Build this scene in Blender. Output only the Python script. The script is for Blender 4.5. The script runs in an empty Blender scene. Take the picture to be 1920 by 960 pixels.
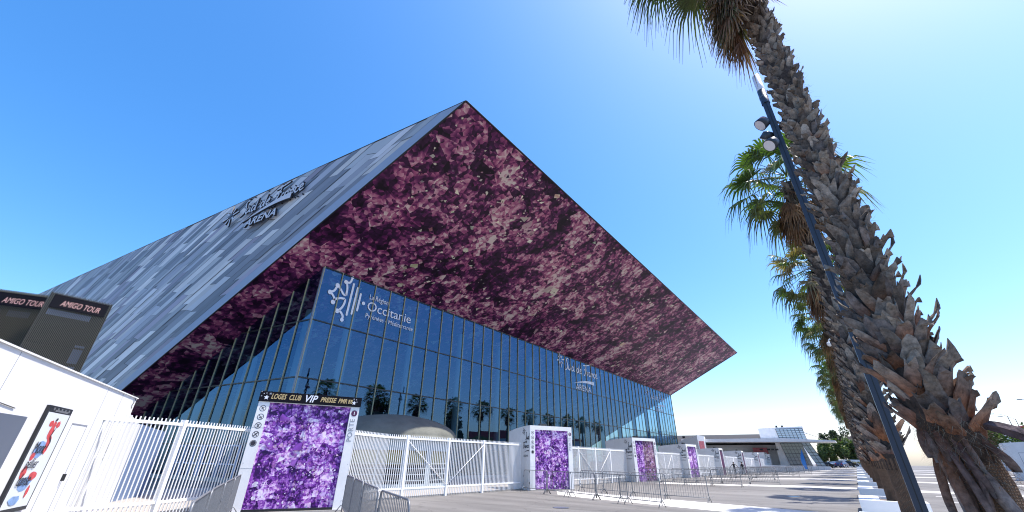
import bpy, math, random
from mathutils import Vector, Matrix
import mathutils
R=math.radians
random.seed(7)
S=bpy.context.scene
COL=S.collection
# ------------------------------------------------------------------ camera
P,ROLL,YAW,EYE=R(27.0),R(0.97),R(38.0),1.65
fw=Vector((0,math.cos(P),math.sin(P))); up=Vector((0,-math.sin(P),math.cos(P))); rt=Vector((1,0,0))
r2=rt*math.cos(ROLL)+up*math.sin(ROLL); u2=up*math.cos(ROLL)-rt*math.sin(ROLL)
Rz=Matrix.Rotation(YAW,3,'Z'); r2,u2,fw=Rz@r2,Rz@u2,Rz@fw
cd=bpy.data.cameras.new('camera'); cam=bpy.data.objects.new('camera',cd); COL.objects.link(cam)
cd.sensor_width=36; cd.lens=14.0; cd.clip_end=6000; cd.clip_start=.05
m=Matrix((r2,u2,-fw)).transposed().to_4x4(); m.translation=Vector((0,0,EYE)); cam.matrix_world=m
S.camera=cam
# ------------------------------------------------------------------ light
SUN_EL,SUN_AZ=66.0,50.0            # azimuth from +Y towards +X
w=bpy.data.worlds.new('World'); S.world=w; w.use_nodes=True
nt=w.node_tree; bg=nt.nodes['Background']
sky=nt.nodes.new('ShaderNodeTexSky'); sky.sky_type='NISHITA'; sky.sun_disc=False
sky.sun_elevation=R(SUN_EL); sky.sun_rotation=R(SUN_AZ); sky.altitude=20; sky.air_density=1.0; sky.dust_density=1.3; sky.ozone_density=1.6
vm=nt.nodes.new('ShaderNodeVectorMath'); vm.operation='MULTIPLY'; vm.inputs[1].default_value=(.96,1.11,1.36)   # polarised, saturated azure
hs=nt.nodes.new('ShaderNodeHueSaturation'); hs.inputs['Saturation'].default_value=1.25; nt.links.new(sky.outputs[0],hs.inputs['Color']); nt.links.new(hs.outputs[0],vm.inputs[0]); 
sp_=nt.nodes.new('ShaderNodeSeparateColor'); cb_=nt.nodes.new('ShaderNodeCombineColor'); nt.links.new(vm.outputs[0],sp_.inputs[0])
for ch,(pw_,mu_) in enumerate(((1.24,.92),(1.0,1.07),(.92,1.16))):
    a_=nt.nodes.new('ShaderNodeMath'); a_.operation='POWER'; a_.inputs[1].default_value=pw_; b_=nt.nodes.new('ShaderNodeMath'); b_.operation='MULTIPLY'; b_.inputs[1].default_value=mu_
    nt.links.new(sp_.outputs[ch],a_.inputs[0]); nt.links.new(a_.outputs[0],b_.inputs[0]); nt.links.new(b_.outputs[0],cb_.inputs[ch])
nt.links.new(cb_.outputs[0],bg.inputs[0]); bg.inputs[1].default_value=0.15
sl=bpy.data.lights.new('sun','SUN'); sl.energy=5.0; sl.angle=R(.5); sl.color=(1,.965,.90)
so=bpy.data.objects.new('sun',sl); COL.objects.link(so); so.location=(40,40,80)
sd=Vector((math.sin(R(SUN_AZ))*math.cos(R(SUN_EL)),math.cos(R(SUN_AZ))*math.cos(R(SUN_EL)),math.sin(R(SUN_EL))))
so.rotation_euler=sd.to_track_quat('Z','Y').to_euler()
S.view_settings.view_transform='Standard'; S.view_settings.look='None'; S.view_settings.gamma=1; S.view_settings.exposure=0.6
S.render.engine='CYCLES'
S.cycles.pixel_filter_type='BLACKMAN_HARRIS'; S.cycles.filter_width=1.1; S.cycles.max_bounces=8; S.cycles.transparent_max_bounces=16

# ------------------------------------------------------------------ materials
def N(nt,t,**k):
    n=nt.nodes.new(t)
    for a,b in k.items(): setattr(n,a,b)
    return n
def mat(name,c,rough=.6,metal=0,noise=0,nscale=4,bump=0,bscale=40,spec=.5,emit=None):
    m=bpy.data.materials.new(name); m.use_nodes=True; nt=m.node_tree; b=nt.nodes['Principled BSDF']; L=nt.links.new
    b.inputs['Base Color'].default_value=(*c,1); b.inputs['Roughness'].default_value=rough; b.inputs['Metallic'].default_value=metal
    b.inputs['Specular IOR Level'].default_value=spec
    if noise or bump:
        tc=N(nt,'ShaderNodeTexCoord')
    if noise:
        n=N(nt,'ShaderNodeTexNoise'); n.inputs['Scale'].default_value=nscale; n.inputs['Detail'].default_value=6; n.inputs['Roughness'].default_value=.65
        L(tc.outputs['Object'],n.inputs['Vector'])
        r=N(nt,'ShaderNodeMapRange'); r.inputs['From Min'].default_value=.3; r.inputs['From Max'].default_value=.7
        r.inputs['To Min'].default_value=1-noise; r.inputs['To Max'].default_value=1+noise*.6
        L(n.outputs[0],r.inputs['Value'])
        x=N(nt,'ShaderNodeVectorMath',operation='SCALE'); x.inputs[0].default_value=c; L(r.outputs[0],x.inputs['Scale']); L(x.outputs[0],b.inputs['Base Color'])
    if bump:
        n=N(nt,'ShaderNodeTexNoise'); n.inputs['Scale'].default_value=bscale; n.inputs['Detail'].default_value=5
        L(tc.outputs['Object'],n.inputs['Vector']); bp=N(nt,'ShaderNodeBump'); bp.inputs['Strength'].default_value=bump; bp.inputs['Distance'].default_value=.01
        L(n.outputs[0],bp.inputs['Height']); L(bp.outputs[0],b.inputs['Normal'])
    if emit:
        b.inputs['Emission Color'].default_value=(*emit[0],1); b.inputs['Emission Strength'].default_value=emit[1]
    return m
def attrmat(name,rough=.7,metal=0,trans=0,noise=.25,nscale=9,bump=.0,bscale=60,spec=.5):
    m=bpy.data.materials.new(name); m.use_nodes=True; nt=m.node_tree; b=nt.nodes['Principled BSDF']; L=nt.links.new
    a=N(nt,'ShaderNodeAttribute',attribute_name='col'); tc=N(nt,'ShaderNodeTexCoord')
    n=N(nt,'ShaderNodeTexNoise'); n.inputs['Scale'].default_value=nscale; n.inputs['Detail'].default_value=7; n.inputs['Roughness'].default_value=.7
    L(tc.outputs['Object'],n.inputs['Vector'])
    r=N(nt,'ShaderNodeMapRange'); r.inputs['From Min'].default_value=.3; r.inputs['From Max'].default_value=.7; r.inputs['To Min'].default_value=1-noise; r.inputs['To Max'].default_value=1+noise
    L(n.outputs[0],r.inputs['Value']); x=N(nt,'ShaderNodeVectorMath',operation='SCALE'); L(a.outputs['Color'],x.inputs[0]); L(r.outputs[0],x.inputs['Scale'])
    L(x.outputs[0],b.inputs['Base Color']); b.inputs['Roughness'].default_value=rough; b.inputs['Metallic'].default_value=metal; b.inputs['Specular IOR Level'].default_value=spec
    if bump:
        n2=N(nt,'ShaderNodeTexNoise'); n2.inputs['Scale'].default_value=bscale; n2.inputs['Detail'].default_value=6; mp=N(nt,'ShaderNodeMapping'); mp.inputs['Scale'].default_value=(1,1,.25)
        L(tc.outputs['Object'],mp.inputs[0]); L(mp.outputs[0],n2.inputs['Vector'])
        bp=N(nt,'ShaderNodeBump'); bp.inputs['Strength'].default_value=bump; bp.inputs['Distance'].default_value=.02; L(n2.outputs[0],bp.inputs['Height']); L(bp.outputs[0],b.inputs['Normal'])
    if trans:
        t=N(nt,'ShaderNodeBsdfTranslucent'); mx=N(nt,'ShaderNodeMixShader'); mx.inputs[0].default_value=trans
        sc=N(nt,'ShaderNodeVectorMath',operation='MULTIPLY'); sc.inputs[1].default_value=(1.3,1.6,.5); L(x.outputs[0],sc.inputs[0]); L(sc.outputs[0],t.inputs[0])
        L(b.outputs[0],mx.inputs[1]); L(t.outputs[0],mx.inputs[2]); L(mx.outputs[0],nt.nodes['Material Output'].inputs[0])
    return m
def amethyst(name,sc,stops,lift=0,rough=.5,spec=.3,stretch=(1,1,1),red=0,dist=.55,W=(.26,.26,.20),NB=1.5):
    """printed crystal picture; UV map is in metres"""
    m=bpy.data.materials.new(name); m.use_nodes=True; nt=m.node_tree; b=nt.nodes['Principled BSDF']; L=nt.links.new
    tc=N(nt,'ShaderNodeTexCoord'); mp=N(nt,'ShaderNodeMapping'); mp.inputs['Scale'].default_value=(sc*stretch[0],sc*stretch[1],sc); L(tc.outputs['UV'],mp.inputs[0])
    nd=N(nt,'ShaderNodeTexNoise'); nd.inputs['Scale'].default_value=1.1; nd.inputs['Detail'].default_value=3; L(mp.outputs[0],nd.inputs['Vector'])
    sb=N(nt,'ShaderNodeVectorMath',operation='SUBTRACT'); L(nd.outputs['Color'],sb.inputs[0]); sb.inputs[1].default_value=(.5,.5,.5)
    dd=N(nt,'ShaderNodeVectorMath',operation='MULTIPLY_ADD'); L(sb.outputs[0],dd.inputs[0]); dd.inputs[1].default_value=(dist,dist,0); L(mp.outputs[0],dd.inputs[2])
    def facet(scale,k):
        v=N(nt,'ShaderNodeTexVoronoi'); v.voronoi_dimensions='2D'; v.inputs['Scale'].default_value=scale; L(dd.outputs[0],v.inputs['Vector'])
        s=N(nt,'ShaderNodeVectorMath',operation='SUBTRACT'); L(dd.outputs[0],s.inputs[0]); L(v.outputs['Position'],s.inputs[1])
        c=N(nt,'ShaderNodeVectorMath',operation='SUBTRACT'); L(v.outputs['Color'],c.inputs[0]); c.inputs[1].default_value=(.5,.5,.5)
        d=N(nt,'ShaderNodeVectorMath',operation='DOT_PRODUCT'); L(s.outputs[0],d.inputs[0]); L(c.outputs[0],d.inputs[1])
        g=N(nt,'ShaderNodeMath',operation='MULTIPLY'); L(d.outputs['Value'],g.inputs[0]); g.inputs[1].default_value=k*scale
        sp=N(nt,'ShaderNodeSeparateColor'); L(v.outputs['Color'],sp.inputs[0])
        q=N(nt,'ShaderNodeMath',operation='SUBTRACT'); L(sp.outputs[2],q.inputs[0]); q.inputs[1].default_value=.5
        a=N(nt,'ShaderNodeMath',operation='ADD'); L(q.outputs[0],a.inputs[0]); L(g.outputs[0],a.inputs[1])
        return a,sp
    f1,s1=facet(.8,1.2); f2,s2=facet(2.1,1.4); f3,s3=facet(5.5,1.2)
    nb=N(nt,'ShaderNodeTexNoise'); nb.inputs['Scale'].default_value=.28; nb.inputs['Detail'].default_value=3; nb.inputs['Roughness'].default_value=.5; L(mp.outputs[0],nb.inputs['Vector'])
    acc=None
    for src,k in ((f1,W[0]),(f2,W[1]),(f3,W[2])):
        g=N(nt,'ShaderNodeMath',operation='MULTIPLY_ADD'); L(src.outputs[0],g.inputs[0]); g.inputs[1].default_value=k
        if acc is None: g.inputs[2].default_value=lift
        else: L(acc.outputs[0],g.inputs[2])
        acc=g
    g=N(nt,'ShaderNodeMath',operation='MULTIPLY_ADD'); L(nb.outputs[0],g.inputs[0]); g.inputs[1].default_value=NB; L(acc.outputs[0],g.inputs[2])
    h=N(nt,'ShaderNodeMath',operation='SUBTRACT'); L(g.outputs[0],h.inputs[0]); h.inputs[1].default_value=NB*.5-.5
    cr=N(nt,'ShaderNodeValToRGB'); L(h.outputs[0],cr.inputs[0]); e=cr.color_ramp.elements
    while len(e)>1: e.remove(e[-1])
    e[0].position=stops[0][0]; e[0].color=(*stops[0][1],1)
    for p,c in stops[1:]:
        q=e.new(p); q.color=(*c,1)
    # hue drift
    n3=N(nt,'ShaderNodeTexNoise'); n3.inputs['Scale'].default_value=.6; n3.inputs['Detail'].default_value=2; L(mp.outputs[0],n3.inputs['Vector'])
    rr=N(nt,'ShaderNodeMapRange'); rr.inputs['From Min'].default_value=.42; rr.inputs['From Max'].default_value=.62; L(n3.outputs[0],rr.inputs['Value'])
    mx=N(nt,'ShaderNodeMix',data_type='RGBA',blend_type='MULTIPLY'); L(rr.outputs[0],mx.inputs['Factor']); L(cr.outputs[0],mx.inputs[6]); mx.inputs[7].default_value=(1.05+red,.93,.97-red*.5,1)
    L(mx.outputs[2],b.inputs['Base Color']); b.inputs['Roughness'].default_value=rough; b.inputs['Specular IOR Level'].default_value=spec
    return m
M={}
M['white']=mat('white_paint',(.78,.775,.765),.55,noise=.10,nscale=1.1)
M['white_wall']=mat('white_render',(.78,.775,.765),.7,noise=.09,nscale=1.1,bump=.15,bscale=60)
M['fence_white']=mat('fence_white_paint',(.82,.82,.81),.45)
M['dark']=mat('dark_metal',(.012,.013,.016),.4)
M['black']=mat('black_print',(.008,.008,.012),.6,spec=.08)
M['ink']=mat('dark_ink',(.02,.02,.03),.6)
M['galv']=mat('galvanised_steel',(.21,.215,.225),.5,metal=.35,noise=.2,nscale=20)
M['mullion']=mat('olive_mullion',(.34,.32,.19),.45)
M['transom']=mat('dark_transom',(.012,.014,.018),.4)
M['trim']=mat('edge_trim',(.02,.02,.025),.35,metal=.5)
M['trimgrey']=mat('grey_trim',(.18,.21,.26),.35,metal=.5)
M['roof']=mat('roof_membrane',(.3,.31,.32),.8)
M['inner']=mat('foyer_dark',(.03,.032,.035),.8)
M['column']=mat('foyer_column',(.34,.34,.34),.6)
M['gold']=mat('gold_print',(.50,.37,.17),.5)
M['plum']=mat('plum_print',(.08,.01,.06),.5)
M['greyprint']=mat('grey_print',(.28,.29,.32),.5)
M['letter']=mat('brushed_letter',(.55,.56,.60),.45)
M['letterdark']=mat('letter_return',(.02,.022,.03),.4)
M['film']=mat('white_film',(.78,.79,.85),.5)
M['film_soft']=mat('translucent_white_film',(.42,.50,.66),.5)
M['led']=mat('led_text',(.4,.24,.23),.5,emit=((1,.55,.50),.2))
M['goldfin']=mat('bronze_fin',(.12,.108,.08),.45,metal=.4)
M['screen_in']=mat('screen_backing',(.020,.021,.022),.35)
M['blue_shade_window']=mat('blue_grey_shade_and_window',(.16,.22,.36),.35)  # tower windows, and the painted-in shade on the low wall's end face
M['polegrey']=mat('slate_painted_steel',(.036,.046,.066),.4,metal=.1)
M['opal']=mat('opal_diffuser',(.75,.72,.74),.35)
M['concrete']=mat('pale_concrete',(.60,.58,.55),.85,noise=.10,nscale=1.2,bump=.2)
M['kerb']=mat('kerb_concrete',(.42,.39,.35),.85,noise=.15,nscale=2)
M['dome']=mat('weathered_cement_dome',(.15,.15,.125),.8,noise=.25,nscale=1.3,bump=.4,bscale=12)
M['domewall']=mat('cream_panel',(.36,.42,.45),.6,noise=.08)
M['yellow']=mat('yellow_lining',(.33,.29,.12),.7)
M['soil']=mat('planter_soil',(.16,.12,.09),.95,noise=.3,nscale=6)
M['curvegrey']=mat('grey_board_cladding',(.50,.48,.45),.7,noise=.06)
M['redprint']=mat('red_print',(.55,.16,.18),.6,noise=.3,nscale=3)
M['darkroof']=mat('dark_roof_sheet',(.035,.032,.031),.8,noise=.12,nscale=.3)
M['redpaint']=mat('red_cladding',(.50,.02,.04),.5)
M['tyre']=mat('tyre_rubber',(.02,.02,.02),.8)
M['rim']=mat('alloy_rim',(.4,.4,.42),.3,metal=.8)
M['carglass']=mat('car_glass',(.02,.025,.03),.08)
M['lampred']=mat('tail_lamp',(.4,.01,.01),.3)
M['tile']=mat('clay_tile',(.42,.25,.17),.8,noise=.2)
M['ochre']=mat('ochre_render',(.55,.46,.33),.8)
M['skin']=mat('skin',(.45,.28,.2),.6); M['hair']=mat('hair',(.03,.02,.015),.7)
M['jacket']=mat('black_jacket',(.015,.015,.02),.8); M['trouser']=mat('dark_trousers',(.03,.035,.06),.8); M['shirt']=mat('pale_shirt',(.5,.5,.52),.8)
M['flag']=mat('blue_flag',(.02,.17,.52),.6)
M['clad']=attrmat('slate_cladding',.5,0,noise=.06,nscale=.4,spec=.3)
M['bark']=attrmat('palm_boot_bark',.85,noise=.62,nscale=14,bump=.9,bscale=30,spec=.25)
M['frond']=attrmat('palm_frond',.42,noise=.2,trans=.32)
M['thatch']=attrmat('dead_palm_thatch',.8,noise=.3,trans=.15)
M['leaf']=attrmat('tree_leaf',.6,noise=.2,trans=.25)
M['trunkwood']=mat('tree_bark',(.10,.075,.055),.9,noise=.3)
M['shard']=attrmat('crystal_shard_print',.5,noise=.22,nscale=2.5,spec=.3)

# woven fibre of the palm foot
def woven():
    m=mat('woven_palm_fibre',(.30,.175,.10),.95,noise=.35,nscale=7); nt=m.node_tree; L=nt.links.new; b=nt.nodes['Principled BSDF']
    tc=N(nt,'ShaderNodeTexCoord'); hs=[]
    for rot,scl in ((R(4),9),(R(92),13)):
        w_=N(nt,'ShaderNodeTexWave',wave_type='BANDS'); w_.inputs['Scale'].default_value=scl; w_.inputs['Distortion'].default_value=1.6; w_.inputs['Detail'].default_value=3; w_.inputs['Detail Scale'].default_value=1.5
        mp=N(nt,'ShaderNodeMapping'); mp.inputs['Rotation'].default_value=(0,0,rot); L(tc.outputs['UV'],mp.inputs[0]); L(mp.outputs[0],w_.inputs['Vector']); hs.append(w_)
    a=N(nt,'ShaderNodeMath',operation='MULTIPLY'); L(hs[0].outputs['Fac'],a.inputs[0]); L(hs[1].outputs['Fac'],a.inputs[1])
    bp=N(nt,'ShaderNodeBump'); bp.inputs['Strength'].default_value=1; bp.inputs['Distance'].default_value=.02; L(a.outputs[0],bp.inputs['Height']); L(bp.outputs[0],b.inputs['Normal'])
    src=b.inputs['Base Color'].links[0].from_socket
    r=N(nt,'ShaderNodeMapRange'); r.inputs['To Min'].default_value=.45; r.inputs['To Max'].default_value=1.25; L(a.outputs[0],r.inputs['Value'])
    x=N(nt,'ShaderNodeVectorMath',operation='SCALE'); L(src,x.inputs[0]); L(r.outputs[0],x.inputs['Scale']); L(x.outputs[0],b.inputs['Base Color'])
    return m
M['woven']=woven()
def asphalt():
    m=bpy.data.materials.new('asphalt'); m.use_nodes=True; nt=m.node_tree; b=nt.nodes['Principled BSDF']; L=nt.links.new
    tc=N(nt,'ShaderNodeTexCoord')
    n1=N(nt,'ShaderNodeTexNoise'); n1.inputs['Scale'].default_value=.13; n1.inputs['Detail'].default_value=6; n1.inputs['Roughness'].default_value=.6
    n2=N(nt,'ShaderNodeTexNoise'); n2.inputs['Scale'].default_value=60; n2.inputs['Detail'].default_value=4; n2.inputs['Roughness'].default_value=.8
    mp=N(nt,'ShaderNodeMapping'); mp.inputs['Scale'].default_value=(.08,1.2,1); n3=N(nt,'ShaderNodeTexNoise'); n3.inputs['Scale'].default_value=.9; n3.inputs['Detail'].default_value=5
    L(tc.outputs['Object'],n1.inputs['Vector']); L(tc.outputs['Object'],n2.inputs['Vector']); L(tc.outputs['Object'],mp.inputs[0]); L(mp.outputs[0],n3.inputs['Vector'])
    a=N(nt,'ShaderNodeMath',operation='ADD'); L(n1.outputs[0],a.inputs[0]); L(n3.outputs[0],a.inputs[1])
    a2=N(nt,'ShaderNodeMath',operation='MULTIPLY_ADD'); L(n2.outputs[0],a2.inputs[0]); a2.inputs[1].default_value=.9; L(a.outputs[0],a2.inputs[2])
    r=N(nt,'ShaderNodeValToRGB'); mr=N(nt,'ShaderNodeMapRange'); mr.inputs['From Min'].default_value=.95; mr.inputs['From Max'].default_value=1.95
    L(a2.outputs[0],mr.inputs['Value']); L(mr.outputs[0],r.inputs[0])
    r.color_ramp.elements[0].color=(.085,.080,.076,1); r.color_ramp.elements[1].color=(.235,.222,.21,1)
    # small hairline cracks
    v=N(nt,'ShaderNodeTexVoronoi',feature='DISTANCE_TO_EDGE'); v.inputs['Scale'].default_value=.35; dn=N(nt,'ShaderNodeTexNoise'); dn.inputs['Scale'].default_value=1.5; dn.inputs['Detail'].default_value=6
    L(tc.outputs['Object'],dn.inputs['Vector']); ad=N(nt,'ShaderNodeVectorMath',operation='MULTIPLY_ADD'); L(dn.outputs['Color'],ad.inputs[0]); ad.inputs[1].default_value=(.9,.9,.9); L(tc.outputs['Object'],ad.inputs[2]); L(ad.outputs[0],v.inputs['Vector'])
    cr=N(nt,'ShaderNodeMapRange'); cr.inputs['From Min'].default_value=0; cr.inputs['From Max'].default_value=.012; cr.inputs['To Min'].default_value=.72; cr.inputs['To Max'].default_value=1; L(v.outputs['Distance'],cr.inputs['Value'])
    pv=N(nt,'ShaderNodeTexVoronoi',distance='CHEBYCHEV'); pv.inputs['Scale'].default_value=.075; L(tc.outputs['Object'],pv.inputs['Vector']); ps=N(nt,'ShaderNodeSeparateColor'); L(pv.outputs['Color'],ps.inputs[0])
    pr=N(nt,'ShaderNodeMapRange'); pr.inputs['To Min'].default_value=.86; pr.inputs['To Max'].default_value=1.08; L(ps.outputs[0],pr.inputs['Value'])
    st=N(nt,'ShaderNodeTexNoise'); st.inputs['Scale'].default_value=1.1; st.inputs['Detail'].default_value=3; L(tc.outputs['Object'],st.inputs['Vector']); sr=N(nt,'ShaderNodeMapRange'); sr.inputs['From Min'].default_value=.66; sr.inputs['From Max'].default_value=.74; sr.inputs['To Min'].default_value=1; sr.inputs['To Max'].default_value=.78; L(st.outputs[0],sr.inputs['Value'])
    ty=N(nt,'ShaderNodeTexWave'); ty.inputs['Scale'].default_value=.045; ty.inputs['Distortion'].default_value=5; ty.inputs['Detail'].default_value=1; ty.inputs['Detail Scale'].default_value=.35; mt=N(nt,'ShaderNodeMapping'); mt.inputs['Rotation'].default_value=(0,0,R(70)); L(tc.outputs['Object'],mt.inputs[0]); L(mt.outputs[0],ty.inputs['Vector'])
    tr=N(nt,'ShaderNodeMapRange'); tr.inputs['From Min'].default_value=.993; tr.inputs['From Max'].default_value=.998; tr.inputs['To Min'].default_value=1; tr.inputs['To Max'].default_value=.82; L(ty.outputs['Fac'],tr.inputs['Value'])
    q0=N(nt,'ShaderNodeMath',operation='MULTIPLY'); L(pr.outputs[0],q0.inputs[0]); L(tr.outputs[0],q0.inputs[1]); pr=q0
    q1=N(nt,'ShaderNodeMath',operation='MULTIPLY'); L(pr.outputs[0],q1.inputs[0]); L(sr.outputs[0],q1.inputs[1]); q2=N(nt,'ShaderNodeMath',operation='MULTIPLY'); L(q1.outputs[0],q2.inputs[0]); L(cr.outputs[0],q2.inputs[1])
    x=N(nt,'ShaderNodeVectorMath',operation='SCALE'); L(r.outputs[0],x.inputs[0]); L(q2.outputs[0],x.inputs['Scale']); L(x.outputs[0],b.inputs['Base Color'])
    b.inputs['Roughness'].default_value=.88
    bp=N(nt,'ShaderNodeBump'); bp.inputs['Strength'].default_value=.35; bp.inputs['Distance'].default_value=.01; L(n2.outputs[0],bp.inputs['Height']); L(bp.outputs[0],b.inputs['Normal'])
    return m
M['asphalt']=asphalt()
def glass(name,tint,refl,r0=.22):
    m=bpy.data.materials.new(name); m.use_nodes=True; nt=m.node_tree; L=nt.links.new; nt.nodes.remove(nt.nodes['Principled BSDF'])
    g=N(nt,'ShaderNodeBsdfGlossy'); g.inputs['Color'].default_value=(*refl,1); g.inputs['Roughness'].default_value=0
    t=N(nt,'ShaderNodeBsdfTransparent'); t.inputs['Color'].default_value=(*tint,1)
    lw=N(nt,'ShaderNodeLayerWeight'); lw.inputs['Blend'].default_value=.5; f=N(nt,'ShaderNodeMath',operation='POWER'); L(lw.outputs['Facing'],f.inputs[0]); f.inputs[1].default_value=4
    a=N(nt,'ShaderNodeMath',operation='MULTIPLY_ADD'); L(f.outputs[0],a.inputs[0]); a.inputs[1].default_value=1-r0; a.inputs[2].default_value=r0
    tc=N(nt,'ShaderNodeTexCoord'); wn=N(nt,'ShaderNodeTexNoise'); wn.inputs['Scale'].default_value=.4; wn.inputs['Detail'].default_value=2; L(tc.outputs['Object'],wn.inputs['Vector']); bp=N(nt,'ShaderNodeBump'); bp.inputs['Strength'].default_value=.07; bp.inputs['Distance'].default_value=.012; L(wn.outputs[0],bp.inputs['Height']); L(bp.outputs[0],g.inputs['Normal'])
    mx=N(nt,'ShaderNodeMixShader'); L(a.outputs[0],mx.inputs[0]); L(t.outputs[0],mx.inputs[1]); L(g.outputs[0],mx.inputs[2]); L(mx.outputs[0],nt.nodes['Material Output'].inputs[0])
    return m
M['glass']=glass('blue_solar_glass',(.42,.60,.68),(.20,.41,.68),.19)
M['glass_far']=glass('pale_glass',(.72,.85,.9),(.3,.45,.7),.08)
M['soffit']=amethyst('amethyst_soffit_print',.60,[(0,(.006,.001,.008)),(.34,(.038,.006,.040)),(.48,(.12,.018,.090)),(.62,(.28,.070,.160)),(.78,(.44,.22,.28)),(.95,(.56,.48,.44))],lift=.03,rough=.5,spec=.25,dist=.22,W=(.36,.42,.42),NB=1.12)
M['amethyst']=amethyst('amethyst_panel_print',2.9,[(0,(.03,.004,.08)),(.26,(.13,.02,.26)),(.42,(.30,.09,.48)),(.58,(.52,.26,.64)),(.74,(.72,.52,.80)),(.95,(.85,.78,.9))],lift=-.02,rough=.35,dist=.12,W=(.46,.48,.44),NB=.9)
M['amethyst_dusty']=amethyst('amethyst_dusty_print',2.3,[(0,(.05,.02,.05)),(.4,(.20,.10,.16)),(.62,(.36,.24,.29)),(.85,(.55,.45,.45))],rough=.4,dist=.18,W=(.42,.40,.34),NB=.8)
# ------------------------------------------------------------------ mesh helpers
class MB:
    def __init__(s): s.v=[]; s.f=[]; s.mi=[]; s.c=[]; s.uv={}; s.mats=[]; s.sm=[]
    def face(s,pts,mat=None,col=None,uv=None,smooth=False):
        i=len(s.v); s.v+= [tuple(p) for p in pts]; s.addf(list(range(i,i+len(pts))),mat,col,uv,smooth)
    def addf(s,idx,mat=None,col=None,uv=None,smooth=False):
        if mat is not None and mat not in s.mats: s.mats.append(mat)
        s.f.append(idx); s.mi.append(s.mats.index(mat) if mat is not None else 0); s.c.append(col); s.sm.append(smooth)
        if uv: s.uv[len(s.f)-1]=uv
    def box(s,o,ux,uy,uz,mat=None,col=None):
        o,ux,uy,uz=map(Vector,(o,ux,uy,uz)); i=len(s.v)
        s.v+=[tuple(o+ux*a+uy*b+uz*c) for c in (0,1) for b in (0,1) for a in (0,1)]
        if ux.cross(uy).dot(uz)<0: fs=[(0,1,3,2),(4,6,7,5),(0,4,5,1),(2,3,7,6),(0,2,6,4),(1,5,7,3)]
        else: fs=[(0,2,3,1),(4,5,7,6),(0,1,5,4),(2,6,7,3),(0,4,6,2),(1,3,7,5)]
        for q in fs: s.addf([i+k for k in q],mat,col)
    def abox(s,x0,y0,z0,x1,y1,z1,mat=None,col=None): s.box((x0,y0,z0),(x1-x0,0,0),(0,y1-y0,0),(0,0,z1-z0),mat,col)
    def prism(s,poly,ext,mat=None,col=None):
        """closed prism from planar polygon + extrusion vector"""
        poly=[Vector(p) for p in poly]; e=Vector(ext); n=len(poly); i=len(s.v)
        s.v+=[tuple(p) for p in poly]+[tuple(p+e) for p in poly]
        nn=Vector((0,0,0))
        for k in range(n): nn+=poly[k].cross(poly[(k+1)%n])
        fl=nn.dot(e)>0
        a=list(range(i,i+n)); b=list(range(i+n,i+2*n))
        s.addf(a[::-1] if fl else a,mat,col); s.addf(b if fl else b[::-1],mat,col)
        for k in range(n):
            q=[i+k,i+(k+1)%n,i+n+(k+1)%n,i+n+k]; s.addf(q if fl else q[::-1],mat,col)
    def tube(s,pts,r,n=8,mat=None,col=None,cap=True,smooth=True):
        pts=[Vector(p) for p in pts]; rs=r if isinstance(r,(list,tuple)) else [r]*len(pts); cols=col if isinstance(col,list) else None
        base=len(s.v); t0=(pts[1]-pts[0]).normalized(); ref=Vector((0,0,1)) if abs(t0.z)<.9 else Vector((1,0,0)); a=t0.cross(ref).normalized()
        for k,p in enumerate(pts):
            t=((pts[min(k+1,len(pts)-1)]-pts[max(k-1,0)])).normalized(); a=(a-t*a.dot(t)).normalized(); b=t.cross(a)
            for j in range(n): an=2*math.pi*j/n; s.v.append(tuple(p+(a*math.cos(an)+b*math.sin(an))*rs[k]))
        for k in range(len(pts)-1):
            for j in range(n):
                s.addf([base+k*n+j,base+k*n+(j+1)%n,base+(k+1)*n+(j+1)%n,base+(k+1)*n+j],mat,cols[k] if cols else col,None,smooth)
        if cap:
            s.addf([base+j for j in range(n)][::-1],mat,cols[0] if cols else col); s.addf([base+(len(pts)-1)*n+j for j in range(n)],mat,cols[-1] if cols else col)
    def lathe(s,prof,n=24,mat=None,c=(0,0,0),col=None,smooth=True,a0=0,a1=2*math.pi,sx=1,sy=1):
        base=len(s.v); full=abs(a1-a0-2*math.pi)<1e-6; m=n if full else n+1
        for (r,z) in prof:
            for j in range(m): an=a0+(a1-a0)*j/n; s.v.append((c[0]+r*math.cos(an)*sx,c[1]+r*math.sin(an)*sy,c[2]+z))
        for k in range(len(prof)-1):
            for j in range(n):
                j2=(j+1)%m if full else j+1
                s.addf([base+k*m+j,base+k*m+j2,base+(k+1)*m+j2,base+(k+1)*m+j],mat,col,None,smooth)
    def build(s,name,mat=None,parent=None,label=None,cat=None,group=None,kind=None,loc=None):
        me=bpy.data.meshes.new(name); me.from_pydata(s.v,[],s.f)
        if s.mats:
            for q in s.mats: me.materials.append(q)
            me.polygons.foreach_set('material_index',s.mi)
        elif mat: me.materials.append(mat)
        me.polygons.foreach_set('use_smooth',s.sm)
        if any(c is not None for c in s.c):
            at=me.color_attributes.new('col','FLOAT_COLOR','CORNER'); buf=[]
            for f,c in zip(s.f,s.c):
                if c is None: c=(.5,.5,.5)
                if isinstance(c[0],(tuple,list)):
                    for q in c: buf+=[q[0],q[1],q[2],1]
                else: buf+=[c[0],c[1],c[2],1]*len(f)
            at.data.foreach_set('color',buf)
        if s.uv:
            ul=me.uv_layers.new(name='UVMap'); k=0
            for fi,f in enumerate(s.f):
                u=s.uv.get(fi)
                for j in range(len(f)):
                    if u: ul.data[k].uv=u[j]
                    k+=1
        me.update()
        o=bpy.data.objects.new(name,me); COL.objects.link(o)
        if parent: o.parent=parent
        if loc: o.location=loc
        tag(o,label,cat,group,kind); return o
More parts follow.
